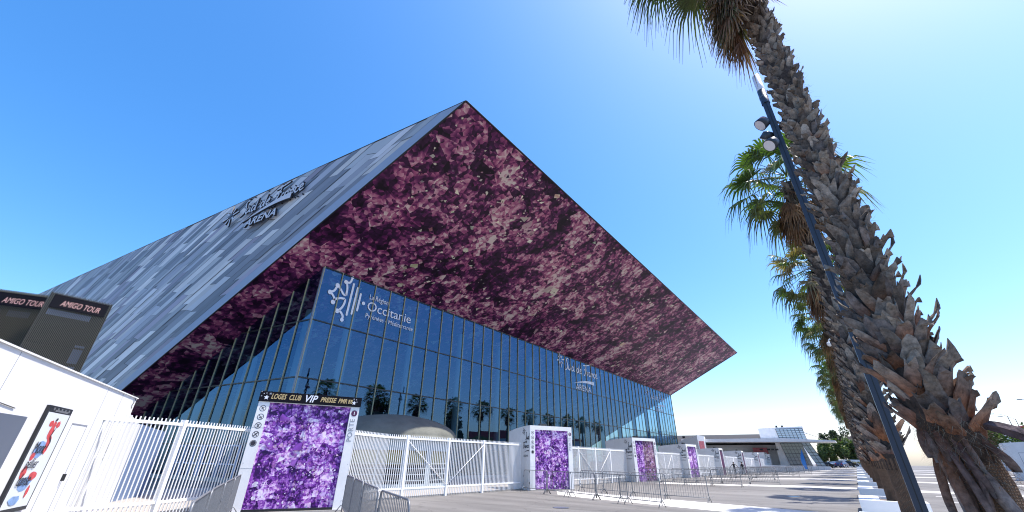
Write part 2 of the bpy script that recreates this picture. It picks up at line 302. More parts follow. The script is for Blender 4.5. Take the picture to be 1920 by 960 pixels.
def tag(o,label=None,cat=None,group=None,kind=None):
    for k,v in (('label',label),('category',cat),('group',group),('kind',kind)):
        if v: o[k]=v
    return o
def empty(name,loc=(0,0,0),rz=0,label=None,cat=None,group=None):
    o=bpy.data.objects.new(name,None); COL.objects.link(o); o.location=loc; o.rotation_euler=(0,0,rz); o.empty_display_size=.3
    return tag(o,label,cat,group)
def kids(o): return [c for c in COL.objects if c.parent==o]
def copy_tree(o,parent=None):
    c=o.copy(); COL.objects.link(c)
    if parent: c.parent=parent
    for ch in kids(o): copy_tree(ch,c)
    return c
def catmull(p,n=5):
    if len(p)<3: return [Vector(q) for q in p]
    p=[Vector(q) for q in p]; q=[2*p[0]-p[1]]+p+[2*p[-1]-p[-2]]; out=[]
    for i in range(1,len(q)-2):
        for k in range(n):
            t=k/n; a,b,c,d=q[i-1:i+3]
            out.append(.5*((2*b)+(c-a)*t+(2*a-5*b+4*c-d)*t*t+(3*b-a-3*c+d)*t**3))
    out.append(p[-1]); return out
def stroke(mb,pts,w,fr,depth=.01,mat=None,side=None,taper=True):
    """ribbon in the plane frame fr=(origin,ux,uy,n); pts are 2-D"""
    O,ux,uy,n=fr; c=catmull([(*p,0) for p in pts]); L=[];Rr=[]
    for i,p in enumerate(c):
        t=(c[min(i+1,len(c)-1)]-c[max(i-1,0)]); t=t.normalized() if t.length>0 else Vector((1,0,0)); nn=Vector((-t.y,t.x,0))
        ww=w*.5*(.55+.45*math.sin(math.pi*min(1,max(0,(i+.6)/(len(c)+.2))))) if taper else w*.5
        L.append(p+nn*ww); Rr.append(p-nn*ww)
    P3=lambda q,d: O+ux*q.x+uy*q.y+n*d
    for i in range(len(c)-1):
        a,b,c_,d=L[i],Rr[i],Rr[i+1],L[i+1]
        mb.face([P3(a,depth),P3(b,depth),P3(c_,depth),P3(d,depth)],mat)
        if depth>.02:
            mb.face([P3(a,depth),P3(d,depth),P3(d,0),P3(a,0)],side or mat); mb.face([P3(b,depth),P3(b,0),P3(c_,0),P3(c_,depth)],side or mat)
def text(txt,fr,size,depth=.004,mat=None,shear=0,align='LEFT',name='lettering',parent=None,side=None,xs=1,bold=0,spacing=1.0,fit=None):
    cu=bpy.data.curves.new('t','FONT'); cu.body=txt; cu.size=size; cu.shear=shear; cu.align_x=align; cu.extrude=depth/2; cu.offset=bold; cu.space_character=spacing; cu.resolution_u=3
    o=bpy.data.objects.new('t',cu); COL.objects.link(o); bpy.context.view_layer.update()
    me=bpy.data.meshes.new_from_object(o.evaluated_get(bpy.context.evaluated_depsgraph_get())); bpy.data.objects.remove(o); bpy.data.curves.remove(cu)
    if fit:
        xx=[v.co.x for v in me.vertices]; x0=min(xx); xs=fit/(max(xx)-x0); me.transform(Matrix.Translation((-x0,0,0)))
    O,ux,uy,n=fr; Mx=Matrix((ux,uy,n)).transposed().to_4x4(); Mx.translation=O+n*(depth/2+.001)
    me.transform(Matrix.Diagonal((xs,1,1,1))); me.transform(Mx); me.materials.clear(); me.materials.append(mat)
    if side and depth>.03:
        me.materials.append(side)
        for p in me.polygons:
            if abs(p.normal.dot(n))<.5: p.material_index=1
    me.name=name; o=bpy.data.objects.new(name,me); COL.objects.link(o)
    if parent: o.parent=parent
    return o
SDF=dict(
 Sud=[[(.62,1.0),(.5,1.08),(.36,.95),(.40,.7),(.48,.4),(.38,.08),(.1,-.1)],[(.62,.42),(.58,.12),(.70,.02),(.86,.2),(.9,.42)],[(.9,.42),(.92,.08),(1.02,.04)],
      [(1.34,.36),(1.2,.42),(1.1,.2),(1.18,.02),(1.34,.12),(1.5,.95)],[(1.5,.95),(1.42,.1),(1.52,.02)]],
 de=[[(2.12,.36),(1.98,.42),(1.88,.2),(1.96,.02),(2.1,.12),(2.3,.95)],[(2.3,.95),(2.2,.1),(2.28,.02)],[(2.36,.18),(2.55,.28),(2.6,.4),(2.48,.42),(2.38,.2),(2.5,.02),(2.7,.1)]],
 France=[[(3.0,.92),(3.4,.99),(4.1,1.16)],[(3.46,.98),(3.38,.55),(3.24,.1),(2.98,-.12)],[(3.12,.52),(3.55,.58)],[(3.66,.4),(3.62,.02)],[(3.62,.25),(3.75,.4),(3.82,.36)],
      [(4.14,.36),(4.0,.42),(3.9,.2),(4.0,.02),(4.14,.14),(4.18,.4)],[(4.18,.4),(4.18,.06),(4.26,.04)],[(4.36,.4),(4.34,.02)],[(4.34,.22),(4.48,.4),(4.58,.3),(4.6,.04)],
      [(4.98,.36),(4.84,.44),(4.72,.2),(4.82,.02),(5.0,.08)],[(5.08,.2),(5.28,.3),(5.3,.44),(5.18,.46),(5.08,.22),(5.2,.02),(5.42,.12)]])
def star(mb,cx,cy,r,fr,w,**k):
    for i in range(8):
        a=math.pi/4*i+.2; rr=r*(1 if i%2==0 else .75)
        stroke(mb,[(cx+math.cos(a)*r*.28,cy+math.sin(a)*r*.28),(cx+math.cos(a)*rr,cy+math.sin(a)*rr)],w,fr,taper=False,**k)
def swoosh(mb,x0,x1,y,h,th,fr,depth=.01,mat=None,side=None):
    O,ux,uy,n=fr; P3=lambda a,b,d:O+ux*a+uy*b+n*d; K=14; T=[];B=[]
    for i in range(K+1):
        t=i/K; x=x0+(x1-x0)*t; yy=y+h*math.sin(math.pi*min(1,t*.62+.0)); T.append((x,yy+th*t*.9)); B.append((x,yy-th*.15*t))
    for i in range(K):
        mb.face([P3(*B[i],depth),P3(*B[i+1],depth),P3(*T[i+1],depth),P3(*T[i],depth)],mat)
        if depth>.02:
            mb.face([P3(*T[i],depth),P3(*T[i+1],depth),P3(*T[i+1],0),P3(*T[i],0)],side); mb.face([P3(*B[i],depth),P3(*B[i],0),P3(*B[i+1],0),P3(*B[i+1],depth)],side)
    if depth>.02: mb.face([P3(*B[K],depth),P3(*B[K],0),P3(*T[K],0),P3(*T[K],depth)],side)
def rise(x,y):
    t=min(1,max(0,(x+14)/12.)); t=t*t*(3-2*t)
    return .0085*min(max(0,y-20),180)*t
# ------------------------------------------------------------------ ground
gb=MB()
xs=[-4000,-1200,-400,-150,-80,-50,-30]+list(range(-20,13))+[20,30,50,90,200,500,1500,4000]
ys=[-4000,-1000,-200,-50,-20,0]+list(range(4,201,4))+[260,400,900,2000,4000]
for j,y in enumerate(ys):
    for i,x in enumerate(xs): gb.v.append((x,y,rise(x,y)))
W=len(xs)
for j in range(len(ys)-1):
    for i in range(W-1): gb.addf([j*W+i,j*W+i+1,(j+1)*W+i+1,(j+1)*W+i],None,None,None,True)
gb.build('ground',M['asphalt'],kind='structure')
# pale concrete bands running out from each gate
bands=[[(-14.3,22.9,24.2),(-13,20.9,23.7),(-12,20.4,23.4),(-6,19.1,22.2),(-2,18.4,21.5)]]
def band(name,segs,mat,dz=.008):
    b=MB()
    for (x0,a0,b0),(x1,a1,b1) in zip(segs[:-1],segs[1:]):
        n=max(1,int(round(abs(x1-x0))))
        for k in range(n):
            xa=x0+(x1-x0)*k/n; xb=x0+(x1-x0)*(k+1)/n; f=lambda p,q,t:p+(q-p)*t
            A0,B0,A1,B1=f(a0,a1,k/n),f(b0,b1,k/n),f(a0,a1,(k+1)/n),f(b0,b1,(k+1)/n)
            b.face([(xa,A0,rise(xa,A0)+dz),(xb,A1,rise(xb,A1)+dz),(xb,B1,rise(xb,B1)+dz),(xa,B0,rise(xa,B0)+dz)])
    return b.build(name,mat,kind='structure')
band('path',bands[0]+[(4,18.0,21.2)],M['concrete'])
for k in range(6):
    y=38.0+16*k; band('path',[(-14,y,y+2.6),(0,y+.4,y+3.0),(24,y+.4,y+2.8)],M['concrete'])
for y0 in (26,30.5,35): band('path',[(3,y0,y0+.35),(40,y0+3,y0+3.35)],M['concrete'])
# paved strip behind the fence
f=MB(); f.face([(-28.4,-30,.006),(-16.6,-30,.006),(-16.6,150,.006),(-28.4,150,.006)]); f.build('pavement',mat('pale_paving',(.36,.33,.30),.9,noise=.12,nscale=.8),kind='structure')
# ------------------------------------------------------------------ arena building
UZ_=Vector((0,0,1)); SL=.495; FX=-28.5; ZT=22.05
ax,ay=-13.7,12.5; D=Vector((math.sin(R(-98.9)),math.cos(R(-98.9)),0)); NO=Vector((-D.y*-1*-1,D.x,0)); NO=Vector((.1547,-.988,0)).normalized()
sz=lambda x:14.7+SL*(x-FX)
bld=empty('arena_building',(-28.5,13.07,0),0,'huge wedge-shaped event hall with slate striped flank and overhanging purple amethyst soffit above blue glass','building')
_b=MB.build
def bb(mb,name,mat=None,parent=None,**k):
    """build in world coordinates, then re-express relative to the building empty"""
    o=_b(mb,name,mat,parent or bld,**k); 
    return o
bld.location=(0,0,0)
# soffit
s=MB(); gx=-58.2; nrm=Vector((SL,0,-1)).normalized()
def sideY(x): return ay+(x-ax)/D.x*D.y
NXs=18
for i in range(NXs):
    xa=ax+(gx-ax)*i/NXs; xb=ax+(gx-ax)*(i+1)/NXs
    P=[(xa,sideY(xa),sz(xa)),(xb,sideY(xb),sz(xb)),(xb,94,sz(xb)),(xa,94,sz(xa))]
    s.face(P,M['soffit'],None,[(p[1],p[0]*1.116) for p in P])
rs=random.Random(3); U=Vector((0,1,0)); V=Vector((1,0,SL)).normalized()
from mathutils import noise as mn
cnt=0
while cnt<6500:
    x=rs.uniform(-46,-14.2); y=rs.uniform(13,93.5)
    if y<sideY(x)+.7: continue
    if mn.noise(Vector((x*.16,y*.16,3)))+rs.random()*.75<.22: continue
    cnt+=1
    sz_=min(.95,.095*math.exp(rs.gauss(.15,.68))); a0=rs.uniform(0,6.28); n=rs.choice([3,3,4,4,5]); el=rs.uniform(.5,1)
    rot=rs.choice([.5,.7,2.4,rs.uniform(0,3.1)]); o=Vector((x,y,sz(x)))+nrm*(.010+.0004*(cnt%50))
    pts=[]
    for k in range(n):
        a=a0+(k+rs.uniform(-.25,.25))*2*math.pi/n; r=sz_*rs.uniform(.55,1.1); u=r*math.cos(a); v=r*math.sin(a)*el
        pts.append(o+U*(u*math.cos(rot)-v*math.sin(rot))+V*(u*math.sin(rot)+v*math.cos(rot)))
    if max((V.dot(p-Vector((ax,0,ZT))) for p in pts))>-.25 or any(p.y>93.8 or p.y<sideY(p.x)+.2 for p in pts): continue
    c=rs.choice([(.72,.66,.50),(.62,.57,.45),(.55,.50,.40),(.42,.27,.29),(.32,.12,.19),(.22,.06,.14),(.72,.68,.56),(.10,.02,.07),(.28,.15,.22),(.028,.006,.03),(.05,.01,.05)]); q=rs.uniform(.75,1.1); c=tuple(v*q for v in c)
    c2=tuple(v*rs.uniform(.45,.8) for v in c); cc=[c if k%2 else c2 for k in range(n)]
    if rs.random()<.5: cc=[c]*n
    s.face(pts,M['shard'],cc)
for i in range(len(s.sm)): pass
bb(s,'soffit')
# roof
r=MB(); xe=ax-.988*90; r.face([(ax,ay,ZT),(ax,94,ZT),(xe,94,ZT),(xe,ay-.1547*90,ZT)]); bb(r,'roof',M['roof'])
# side wall with slanted slate panels
def P2(s_,z,off=0): return Vector((ax,ay,0))+D*s_+Vector((0,0,z))+NO*off
def clip(poly,f):
    out=[]
    for i in range(len(poly)):
        a,b=poly[i],poly[(i+1)%len(poly)]; fa,fb=f(a),f(b)
        if fa>=0: out.append(a)
        if (fa>=0)!=(fb>=0):
            t=fa/(fa-fb); out.append((a[0]+(b[0]-a[0])*t,a[1]+(b[1]-a[1])*t))
    return out
k_=SL*.988; sw=MB(); sw.face([P2(0,ZT-.02),P2(45.04,0),P2(90,0),P2(90,ZT-.02)],M['clad'],(.05,.06,.08))
rc=random.Random(11); c=ZT; idx=0
pal=[(.42,.47,.60),(.27,.32,.45),(.17,.21,.30),(.55,.60,.72),(.10,.125,.18),(.24,.25,.38),(.35,.41,.54),(.13,.16,.23),(.50,.55,.66),(.22,.27,.36),(.30,.36,.47),(.33,.38,.48)]
while c<ZT+.489*90:
    wv=.95 if idx<1 else rc.choice([.42,.52,.62,.78]); lo=max(0,(c-ZT)/k_); hi=min(90,(c+wv)/k_); s0=lo-rc.uniform(0,5)
    while s0<hi:
        ln=40 if idx<1 else rc.choice([rc.uniform(2,4.5),rc.uniform(3.5,8)]); s1=s0+ln; lip=.04; j=1.0 if idx else 0
        poly=[(s0+lip,c-k_*s0),(s1-lip,c-k_*s1),(s1-lip+j,c-k_*(s1+j)+wv-.03),(s0+lip+j,c-k_*(s0+j)+wv-.03)]
        for f_ in (lambda p:ZT-.03-p[1],lambda p:p[1],lambda p:90-p[0],lambda p:p[0]):
            poly=clip(poly,f_)
            if len(poly)<3: break
        if len(poly)>=3:
            col=rc.choice(pal); q=rc.uniform(.75,1.15); col=(.05+col[0]*q*1.12,.05+col[1]*q*1.02,.055+col[2]*q*.84)
            if idx<1: col=(.26,.32,.42)
            off=.03+rc.uniform(0,.05)
            tl=rc.uniform(-.02,.02)
            sw.face([P2(a,b,off+ (tl if q2%2 else 0)*0) for q2,(a,b) in enumerate(poly)],M['clad'],col)
        s0=s1
    c+=wv; idx+=1
bb(sw,'side_wall')
t=MB()
t.tube([(ax,ay,ZT),(ax,94,ZT)],.075,6,smooth=False); t.tube([P2(0,ZT,.03),P2(45.04,0,.03)],.06,6,smooth=False); t.tube([P2(0,ZT,.03),P2(90,ZT,.03)],.06,6,smooth=False); t.tube([(ax,94,ZT),(gx,94,0)],.1,6,smooth=False)
bb(t,'edge_trim',M['trim'])
fw_=MB(); fw_.face([(ax,94,ZT),(gx,94,0),(xe,94,0),(xe,94,ZT)]); bb(fw_,'rear_wall',M['trimgrey'])
# raised sign on the flank
fr=(P2(23.4,20.0,.22),-D,Vector((0,0,1)),NO)
sg=MB()
for w_ in SDF.values():
    for st in w_: stroke(sg,[(x*1.58,y*1.28) for x,y in st],.16,fr,.13,M['letter'],M['letterdark'])
star(sg,-1.5,.45,1.15,fr,.14,depth=.13,mat=M['letter'],side=M['letterdark'])
swoosh(sg,1.0,7.2,-.95,.70,.55,fr,.17,M['letter'],M['letterdark'])
rk=random.Random(5)
sg.mats.append(M['letterdark']) if M['letterdark'] not in sg.mats else 0
for k in range(26):
    a=.2+k*.33; o=P2(23.4-a,20.0+rk.choice([-.35,1.75,.9]),0); sg.box(o,D*.09,Vector((0,0,.09)),NO*.22,M['letterdark'])
sign=bb(sg,'wall_sign')
text('ARENA',(P2(21.8,18.45,.22),-D,Vector((0,0,1)),NO),.98,.17,M['letter'],.25,'LEFT','lettering',sign,M['letterdark'],1.32,.02)
# --- glazing
def bay(name,p0,p1,z0t,z1t,rows,matg,nout,jit,parent=bld):
    """one bay: panes between two mullions, clipped under the soffit line"""
    b=MB(); p0=Vector(p0);p1=Vector(p1); rr=jit
    for a,c_ in zip(rows[:-1],rows[1:]):
        poly=[(0,a+.03),(1,a+.03),(1,c_-.03),(0,c_-.03)]
        poly=clip(poly,lambda q:(z0t+(z1t-z0t)*q[0])-q[1])
        if len(poly)<3: continue
        tx,tz=rr.gauss(0,.0028),rr.gauss(0,.0022)
        if (p1-p0).cross(UZ_).dot(nout)<0: poly=poly[::-1]
        b.face([p0+(p1-p0)*u+Vector((0,0,z))+nout*(tx*(u-.5)*(p1-p0).length+tz*(z-(a+c_)/2)) for u,z in poly])
    if b.f: return b.build(name,matg,parent)
rj=random.Random(21); rows=[.25,2.3,6.4,10.45,14.75]
Y0=13.07; Y1=93.7; NB=52; dy=(Y1-Y0)/NB
ex=Vector((1,0,0))
for i in range(NB):
    bay('glass_bay',(FX,Y0+dy*(i+1),0),(FX,Y0+dy*i,0),14.68,14.68,rows,M['glass'],ex,rj)
for i in range(NB+1):
    q=MB(); y=Y0+dy*i; q.abox(FX+.004,y-.028,.25,FX+.085,y+.028,14.66); q.build('mullion',M['mullion'],bld)
for z in (2.3,6.4,10.45,.27,14.62):
    q=MB(); q.abox(FX-.05,Y0,z-.045,FX+.06,Y1,z+.045); q.build('transom',M['transom'],bld)
NL=18; LEN=(58.2-28.5)/.988
DL=D
for i in range(NL):
    a=LEN*i/NL*.92; b_=LEN*(i+1)/NL*.92; p0=Vector((FX,Y0,0))+DL*a; p1=Vector((FX,Y0,0))+DL*b_
    bay('glass_bay',p0,p1,sz(p0.x)-.02,sz(p1.x)-.02,rows,M['glass'],NO,rj)
    h=sz(p0.x)-.05
    if h>.5 and i>0:
        q=MB(); q.box(p0-DL*.022+Vector((0,0,.25)),DL*.05,NO*.085,(0,0,h-.25)); q.build('mullion',M['mullion'],bld)
for z in (2.3,6.4,10.45):
    q=MB(); L_=(28.5+ (14.7-z)/SL - 28.5)/.988; o=Vector((FX,Y0,z-.045)); q.box(o-NO*.05,DL*L_,NO*.11,(0,0,.09)); q.build('transom',M['transom'],bld)
cp=MB(); cp.box(Vector((FX-.09,Y0-.09,.25)),(.15,0,0),(0,.12,0),(0,0,14.3)); cp.build('corner_post',M['trimgrey'],bld)
for i in range(14):   # far glazed end
    x0=FX-29.7*i/14; x1=FX-29.7*(i+1)/14; bay('glass_bay',(x0,Y1,0),(x1,Y1,0),sz(x0)-.02,sz(x1)-.02,rows,M['glass_far'],Vector((0,1,0)),rj)
    q=MB(); q.abox(x0-.03,Y1-.1,.25,x0+.03,Y1,max(.4,sz(x0)-.05)); q.build('end_mullion',M['polegrey'],bld)
q=MB(); q.abox(FX-.3,Y0-.1,0,FX+.1,Y1,.25); q.box((FX,Y0-.1,0),DL*29,NO*.12,(0,0,.25)); bb(q,'plinth',M['kerb'])
q=MB(); q.face([(FX-.1,Y0+.1,.04),(-58,8.6,.04),(-58,93.5,.04),(FX-.1,93.5,.04)]); bb(q,'foyer_floor',M['inner'])
for k in range(12):
    q=MB(); y=17.2+k*6.6; q.lathe([(.36,0),(.36,sz(-30.6)-.05)],16,c=(-30.6,y,.05)); q.build('column',M['column'],bld)
for k in range(3):
    p=Vector((FX-1.2,Y0+2.2,0))+DL*(3+k*6.5); q=MB(); q.lathe([(.4,0),(.4,sz(p.x)-.3)],14,c=(p.x,p.y,.05)); q.build('column',M['column'],bld)
q=MB(); q.abox(-44,18,.05,-38,62,5.8); bb(q,'foyer_core',M['inner'])
q=MB(); q.abox(-31.5,60,.05,-31.2,84,1.5); bb(q,'foyer_counter',M['redpaint'])
# blue framed doors low on the left glazing
for k in range(4):
    p=Vector((FX,Y0,0))+DL*(4+k*2.3)+NO*.03; q=MB()
    for a in (0,1.0,2.0): q.box(p+DL*a,DL*.09,NO*.10,(0,0,2.2),M['film_soft'])
    q.box(p+Vector((0,0,2.12)),DL*2.09,NO*.1,(0,0,.1),M['film_soft']); q.box(p+Vector((0,0,1.0)),DL*2.09,NO*.07,(0,0,.08),M['film_soft']); q.build('door_frame',None,bld)
# film logos on the glass
gf=lambda y,z,o=.035:(Vector((FX+o,y,z)),Vector((0,1,0)),Vector((0,0,1)),ex)
lg=MB(); fr=gf(14,11,.045); kw=dict(mat=M['film'],taper=False)
for st in ([(1.48,3.58),(1.34,3.09),(1.0,3.02)],[(1.05,3.04),(1.21,2.57),(1.24,1.96)],[(1.24,1.96),(1.0,1.98),(.69,2.3),(.39,2.53)],[(.38,2.5),(.22,2.05),(-.09,1.81)],[(-.09,1.81),(.12,1.7),(.36,1.41),(.31,1.12)],
           [(.31,1.12),(.43,1.38),(.8,1.59),(1.22,1.65)],[(1.22,1.65),(1.24,1.36),(1.1,.9),(.81,.55)],[(.81,.55),(1.02,.58),(1.31,.29),(1.32,-.02)],[(1.69,3.07),(1.61,.46)],[(2.09,2.86),(2.0,.66)],[(2.46,2.45),(2.41,1.05)]):
    stroke(lg,st,.17,fr,.002,**kw)
def disc(mb,x,y,r,fr,n=16,mat=None,d=.003):
    O,ux,uy,nn=fr; mb.face([O+ux*(x+r*math.cos(6.2832*i/n))+uy*(y+r*math.sin(6.2832*i/n))+nn*d for i in range(n)],mat)
for x,y,r_ in ((1.48,3.58,.13),(1.0,3.02,.17),(.38,2.52,.18),(-.09,1.81,.18),(.31,1.12,.18),(.79,.55,.18),(1.32,-.02,.15),(2.85,1.77,.15),(1.69,3.07,.085),(1.61,.46,.085),(2.09,2.86,.085),(2.0,.66,.085),(2.46,2.45,.085),(2.41,1.05,.085)): disc(lg,x,y,r_,fr,mat=M['film'])
lo=lg.build('glass_logo',None,bld,label='white Occitan cross with region lettering on glass corner')
text('La Région',gf(17.28,13.30,.045),.62,.002,M['film'],0,'LEFT','lettering',lo,xs=.78)
text('Occitanie',gf(17.2,12.33,.045),1.12,.002,M['film'],0,'LEFT','lettering',lo,xs=1.06)
text('Pyrénées - Méditerranée',gf(17.2,11.70,.045),.54,.002,M['film'],0,'LEFT','lettering',lo,xs=.91)
def sdf_film(y,z,sc,m):
    l=MB(); fr=gf(y,z,.045)
    for w_ in SDF.values():
        for st in w_: stroke(l,[(a*sc,b*sc*.8) for a,b in st],.16*sc/1.8,fr,.002,m)
    star(l,-.55*sc,.55*sc,.55*sc,fr,.12*sc/1.8,mat=m,depth=.002); swoosh(l,1.3*sc,4.7*sc,-.85*sc,.28*sc,.26*sc,fr,.003,m)
    o=l.build('glass_logo',None,bld,label='white handwritten arena lettering on glass'); 
    text('ARENA',gf(y+1.6*sc,z-1.28*sc,.045),.62*sc,.002,m,0,'LEFT','lettering',o,xs=1.25)
sdf_film(48.6,12.85,1.82,M['film']); sdf_film(80.5,12.6,1.7,M['film_soft'])

# ------------------------------------------------------------------ gate pavilions
GA=R(26)
GU=Vector((math.sin(GA),math.cos(GA),0)); GN=Vector((GU.y,-GU.x,0)); GB=-GN; UZ=Vector((0,0,1))
def uvbox(mb,o,u,z,w,h,mat,n,nx=1):
    P=[o,o+u*w,o+u*w+z*h,o+z*h]; mb.face(P,mat,None,[(0+nx,0),(w+nx,0),(w+nx,h),(0+nx,h)])
def gate(idx,x,y,wd,h,dp,label,style,az=26):
    global GU,GN,GB
    GU=Vector((math.sin(R(az)),math.cos(R(az)),0)); GN=Vector((GU.y,-GU.x,0)); GB=-GN
    g=empty('gate_pavilion',(x,y,0),0,label,'gate pavilion','white gate pavilions along the fence'); O=Vector((0,0,0))
    lp,rp,tb=.34,.30,(.14 if style=='one' else .24); rec=.10; bt=.06
    if style=='one': tb=.02; bt=.12
    b=MB(); hs=h
    # body with a recess in front: back block, posts, beam
    K=8; top=[]
    for k in range(K+1):
        t=k/K; top.append((t*dp,h-.22*t*t))
    side=[(rec,0)]+[(dp,0)]+[(d_,z_) for d_,z_ in top[::-1] if d_>rec]+[(rec,h)]
    b.prism([O+GB*d_+UZ*z_ for d_,z_ in side],GU*wd,M['white'])
    b.box(O,GU*lp,GB*rec*.999,UZ*h,M['white']); b.box(O+GU*(wd-rp),GU*rp,GB*rec*.999,UZ*h,M['white']); b.box(O+GU*lp+UZ*(h-tb),GU*(wd-lp-rp),GB*rec*.999,UZ*tb,M['white'])
    b.box(O+GU*lp,GU*(wd-lp-rp),GB*rec*.999,UZ*bt,M['dark'])
    body=b.build('body',None,g)
    d=MB(); o=O+GU*(lp+.004)+UZ*bt+GB*(rec-.02); W_=wd-lp-rp-.008; H_=h-tb-bt
    if style=='split':
        uvbox(d,o,GU,UZ,W_*.42,H_,M['amethyst'],GN,idx*3); uvbox(d,o+GU*W_*.42+GN*.02,GU,UZ,W_*.58,H_,M['amethyst_dusty'],GN,idx*3)
    elif style=='dark': uvbox(d,o,GU,UZ,W_,H_,M['plum'],GN)
    else: uvbox(d,o,GU,UZ,W_,H_,M['amethyst'],GN,idx*3)
    if style!='dark':
        rr=random.Random(idx); 
        for k in range(620):
            u=rr.uniform(.1,W_-.1); z_=rr.uniform(.1,H_-.1); s_=.022*math.exp(rr.gauss(.25,.62)); a0=rr.uniform(0,6); n=rr.choice([3,4,5]); pts=[]
            for q in range(n):
                a=a0+6.283*(q+rr.uniform(-.2,.2))/n; r_=s_*rr.uniform(.6,1.2); pts.append(o+GU*(u+r_*math.cos(a))+UZ*(z_+r_*math.sin(a))+GN*(.024+.00004*k))
            cc=rr.choice([(.85,.80,.92),(.62,.42,.78),(.16,.03,.32),(.48,.25,.66),(.72,.45,.68),(.11,.02,.22),(.34,.12,.52),(.26,.07,.44),(.42,.15,.50)]); d.face(pts,M['shard'],[tuple(v*(.6 if q%2 else 1) for v in cc) for q in range(n)])
    d.box(o+GN*.021+GU*(W_*.5-.004),GU*.008,GN*.03,UZ*H_,M['plum'])
    d.build('printed_door',None,g)
    sc3=MB()
    for zz in (.3,1.4,2.5):
        for uu in (.05,wd-.06): disc(sc3,uu,zz,.012,(O+GN*.002,GU,UZ,GN),8)
    for zz in (1.25,2.45): sc3.box(O+UZ*zz+GN*.001,GU*lp,GN*.002,UZ*.006); 
    sc3.build('panel_fixings',M['greyprint'],g)
    # pictogram column on the left post
    if idx<=4:
        zt=h-.42 if style!='one' else h-.22
        for k in range(5):
            p=MB(); z_=zt-k*.27; fr=(O+GU*(lp*.5)+UZ*z_+GN*.003,GU,UZ,GN); n=20
            ring=[(math.cos(6.2832*i/n),math.sin(6.2832*i/n)) for i in range(n+1)]
            for i in range(n):
                a,c_=ring[i],ring[i+1]; p.face([fr[0]+GU*a[0]*.098+UZ*a[1]*.098,fr[0]+GU*c_[0]*.098+UZ*c_[1]*.098,fr[0]+GU*c_[0]*.082+UZ*c_[1]*.082,fr[0]+GU*a[0]*.082+UZ*a[1]*.082])
            if k<4: stroke(p,[(-.055,.06),(.055,-.06)],.018,fr,.002,taper=False)
            if k==0: stroke(p,[(-.03,-.03),(0,.02),(.04,.03)],.02,fr,.004,taper=False)
            if k==1: stroke(p,[(-.04,-.01),(-.01,-.035),(.03,-.02),(.045,.02)],.02,fr,.004,taper=False)
            if k==2: stroke(p,[(-.02,-.05),(.0,.0),(.03,.05)],.03,fr,.004,taper=False)
            if k==3: stroke(p,[(-.055,-.05),(.055,.055)],.03,fr,.004,taper=False)
            if k==4: disc(p,0,0,.072,fr,d=.003)
            p.build('pictogram',M['ink'],g)
        p=MB(); fr=(O+GU*(wd-rp*.5)+UZ*(zt)+GN*.003,GU,UZ,GN); disc(p,0,0,.105,fr,20); nb=p.build('number_disc',M['plum'],g)
        text(str(idx),(fr[0]+GN*.003-UZ*.052,GU,UZ,GN),.15,.002,M['white'],0,'CENTER','numeral',nb,bold=.004)
        text('PORTE',(O+GU*(wd-rp*.5+.06)+UZ*(zt-.95)+GN*.003,UZ,-GU,GN),.235,.002,M['greyprint'],0,'LEFT','lettering',g,spacing=1.1)
    # logo on the flank
    q=MB(); fr=(O+GB*1.02-GU*.004+UZ*(h-1.25),GN,UZ,-GU); sc=.33; kk=dict(mat=M['ink'])
    star(q,.20,.92,.22,fr,.04,**kk)
    for st in SDF['Sud']: stroke(q,[(x*.36+.36,y*.36+.46) for x,y in st],.06,fr,.003,**kk)
    for st in SDF['de']: stroke(q,[((x-1.85)*.2+.42,y*.17+.27) for x,y in st],.035,fr,.003,**kk)
    for st in SDF['France']: stroke(q,[((x-3.1)*.32+.1,y*.30-.02) for x,y in st],.055,fr,.003,**kk)
    swoosh(q,.1,.85,-.30,.10,.07,fr,.003,M['ink'])
    lgx=q.build('flank_logo',None,g)
    text('ARENA',(fr[0]+GN*.12-UZ*.52,GN,UZ,-GU),.17,.002,M['ink'],0,'LEFT','lettering',lgx,xs=1.15)
    if style=='one':
        # black banner board above the door
        b2=MB(); bo=O-GU*.03+UZ*(h+.0)+GN*.03; b2.box(bo,GU*(wd+.06),GB*.06,UZ*.33,M['black']); bn=b2.build('banner_board',None,g)
        fo=bo+GN*.003+UZ*.10
        for tx,u0,u1,s_,mt in (('LOGES',.36,.83,.235,'gold'),('CLUB',.92,1.29,.235,'gold'),('VIP',1.43,1.83,.33,'film'),('PRESSE',1.93,2.47,.225,'gold'),('PMR',2.53,2.83,.215,'gold')):
            text(tx,(fo+GU*u0-UZ*(.035 if tx=='VIP' else 0),GU,UZ,GN),s_,.002,M[mt],.25,'LEFT','lettering',bn,bold=.006,fit=u1-u0)
        pm=MB(); pm.box(fo+GU*2.88-UZ*.005,GU*.14,GN*.003,UZ*.14,M['gold']); fr=(fo+GU*2.95+UZ*.06+GN*.004,GU,UZ,GN); disc(pm,-.005,.05,.014,fr,8,M['black']); stroke(pm,[(-.005,.035),(0,0),(.03,0),(.045,-.04)],.014,fr,.002,M['black'],taper=False); stroke(pm,[(-.02,.0),(-.035,-.03),(-.0,-.055),(.02,-.04)],.012,fr,.002,M['black'],taper=False)
        for (u,z_,r_,mm) in ((.26,.06,.085,'film'),(.36,.19,.05,'greyprint'),(.16,.18,.02,'film'),(.10,.10,.03,'greyprint'),(.24,.2,.02,'film'),(.08,.24,.03,'greyprint'),(3.17,.06,.08,'film'),(3.15,.19,.04,'greyprint'),(3.24,.18,.02,'film'),(3.27,.10,.03,'greyprint')):
            c0=fo+GU*(u-.04)*.985+UZ*(z_-.03)+GN*.002; pts=[]
            for i in range(10):
                a=math.pi/2+i*math.pi/5; rr_=r_*(1 if i%2==0 else .42); pts.append(c0+GU*rr_*math.cos(a)+UZ*rr_*math.sin(a))
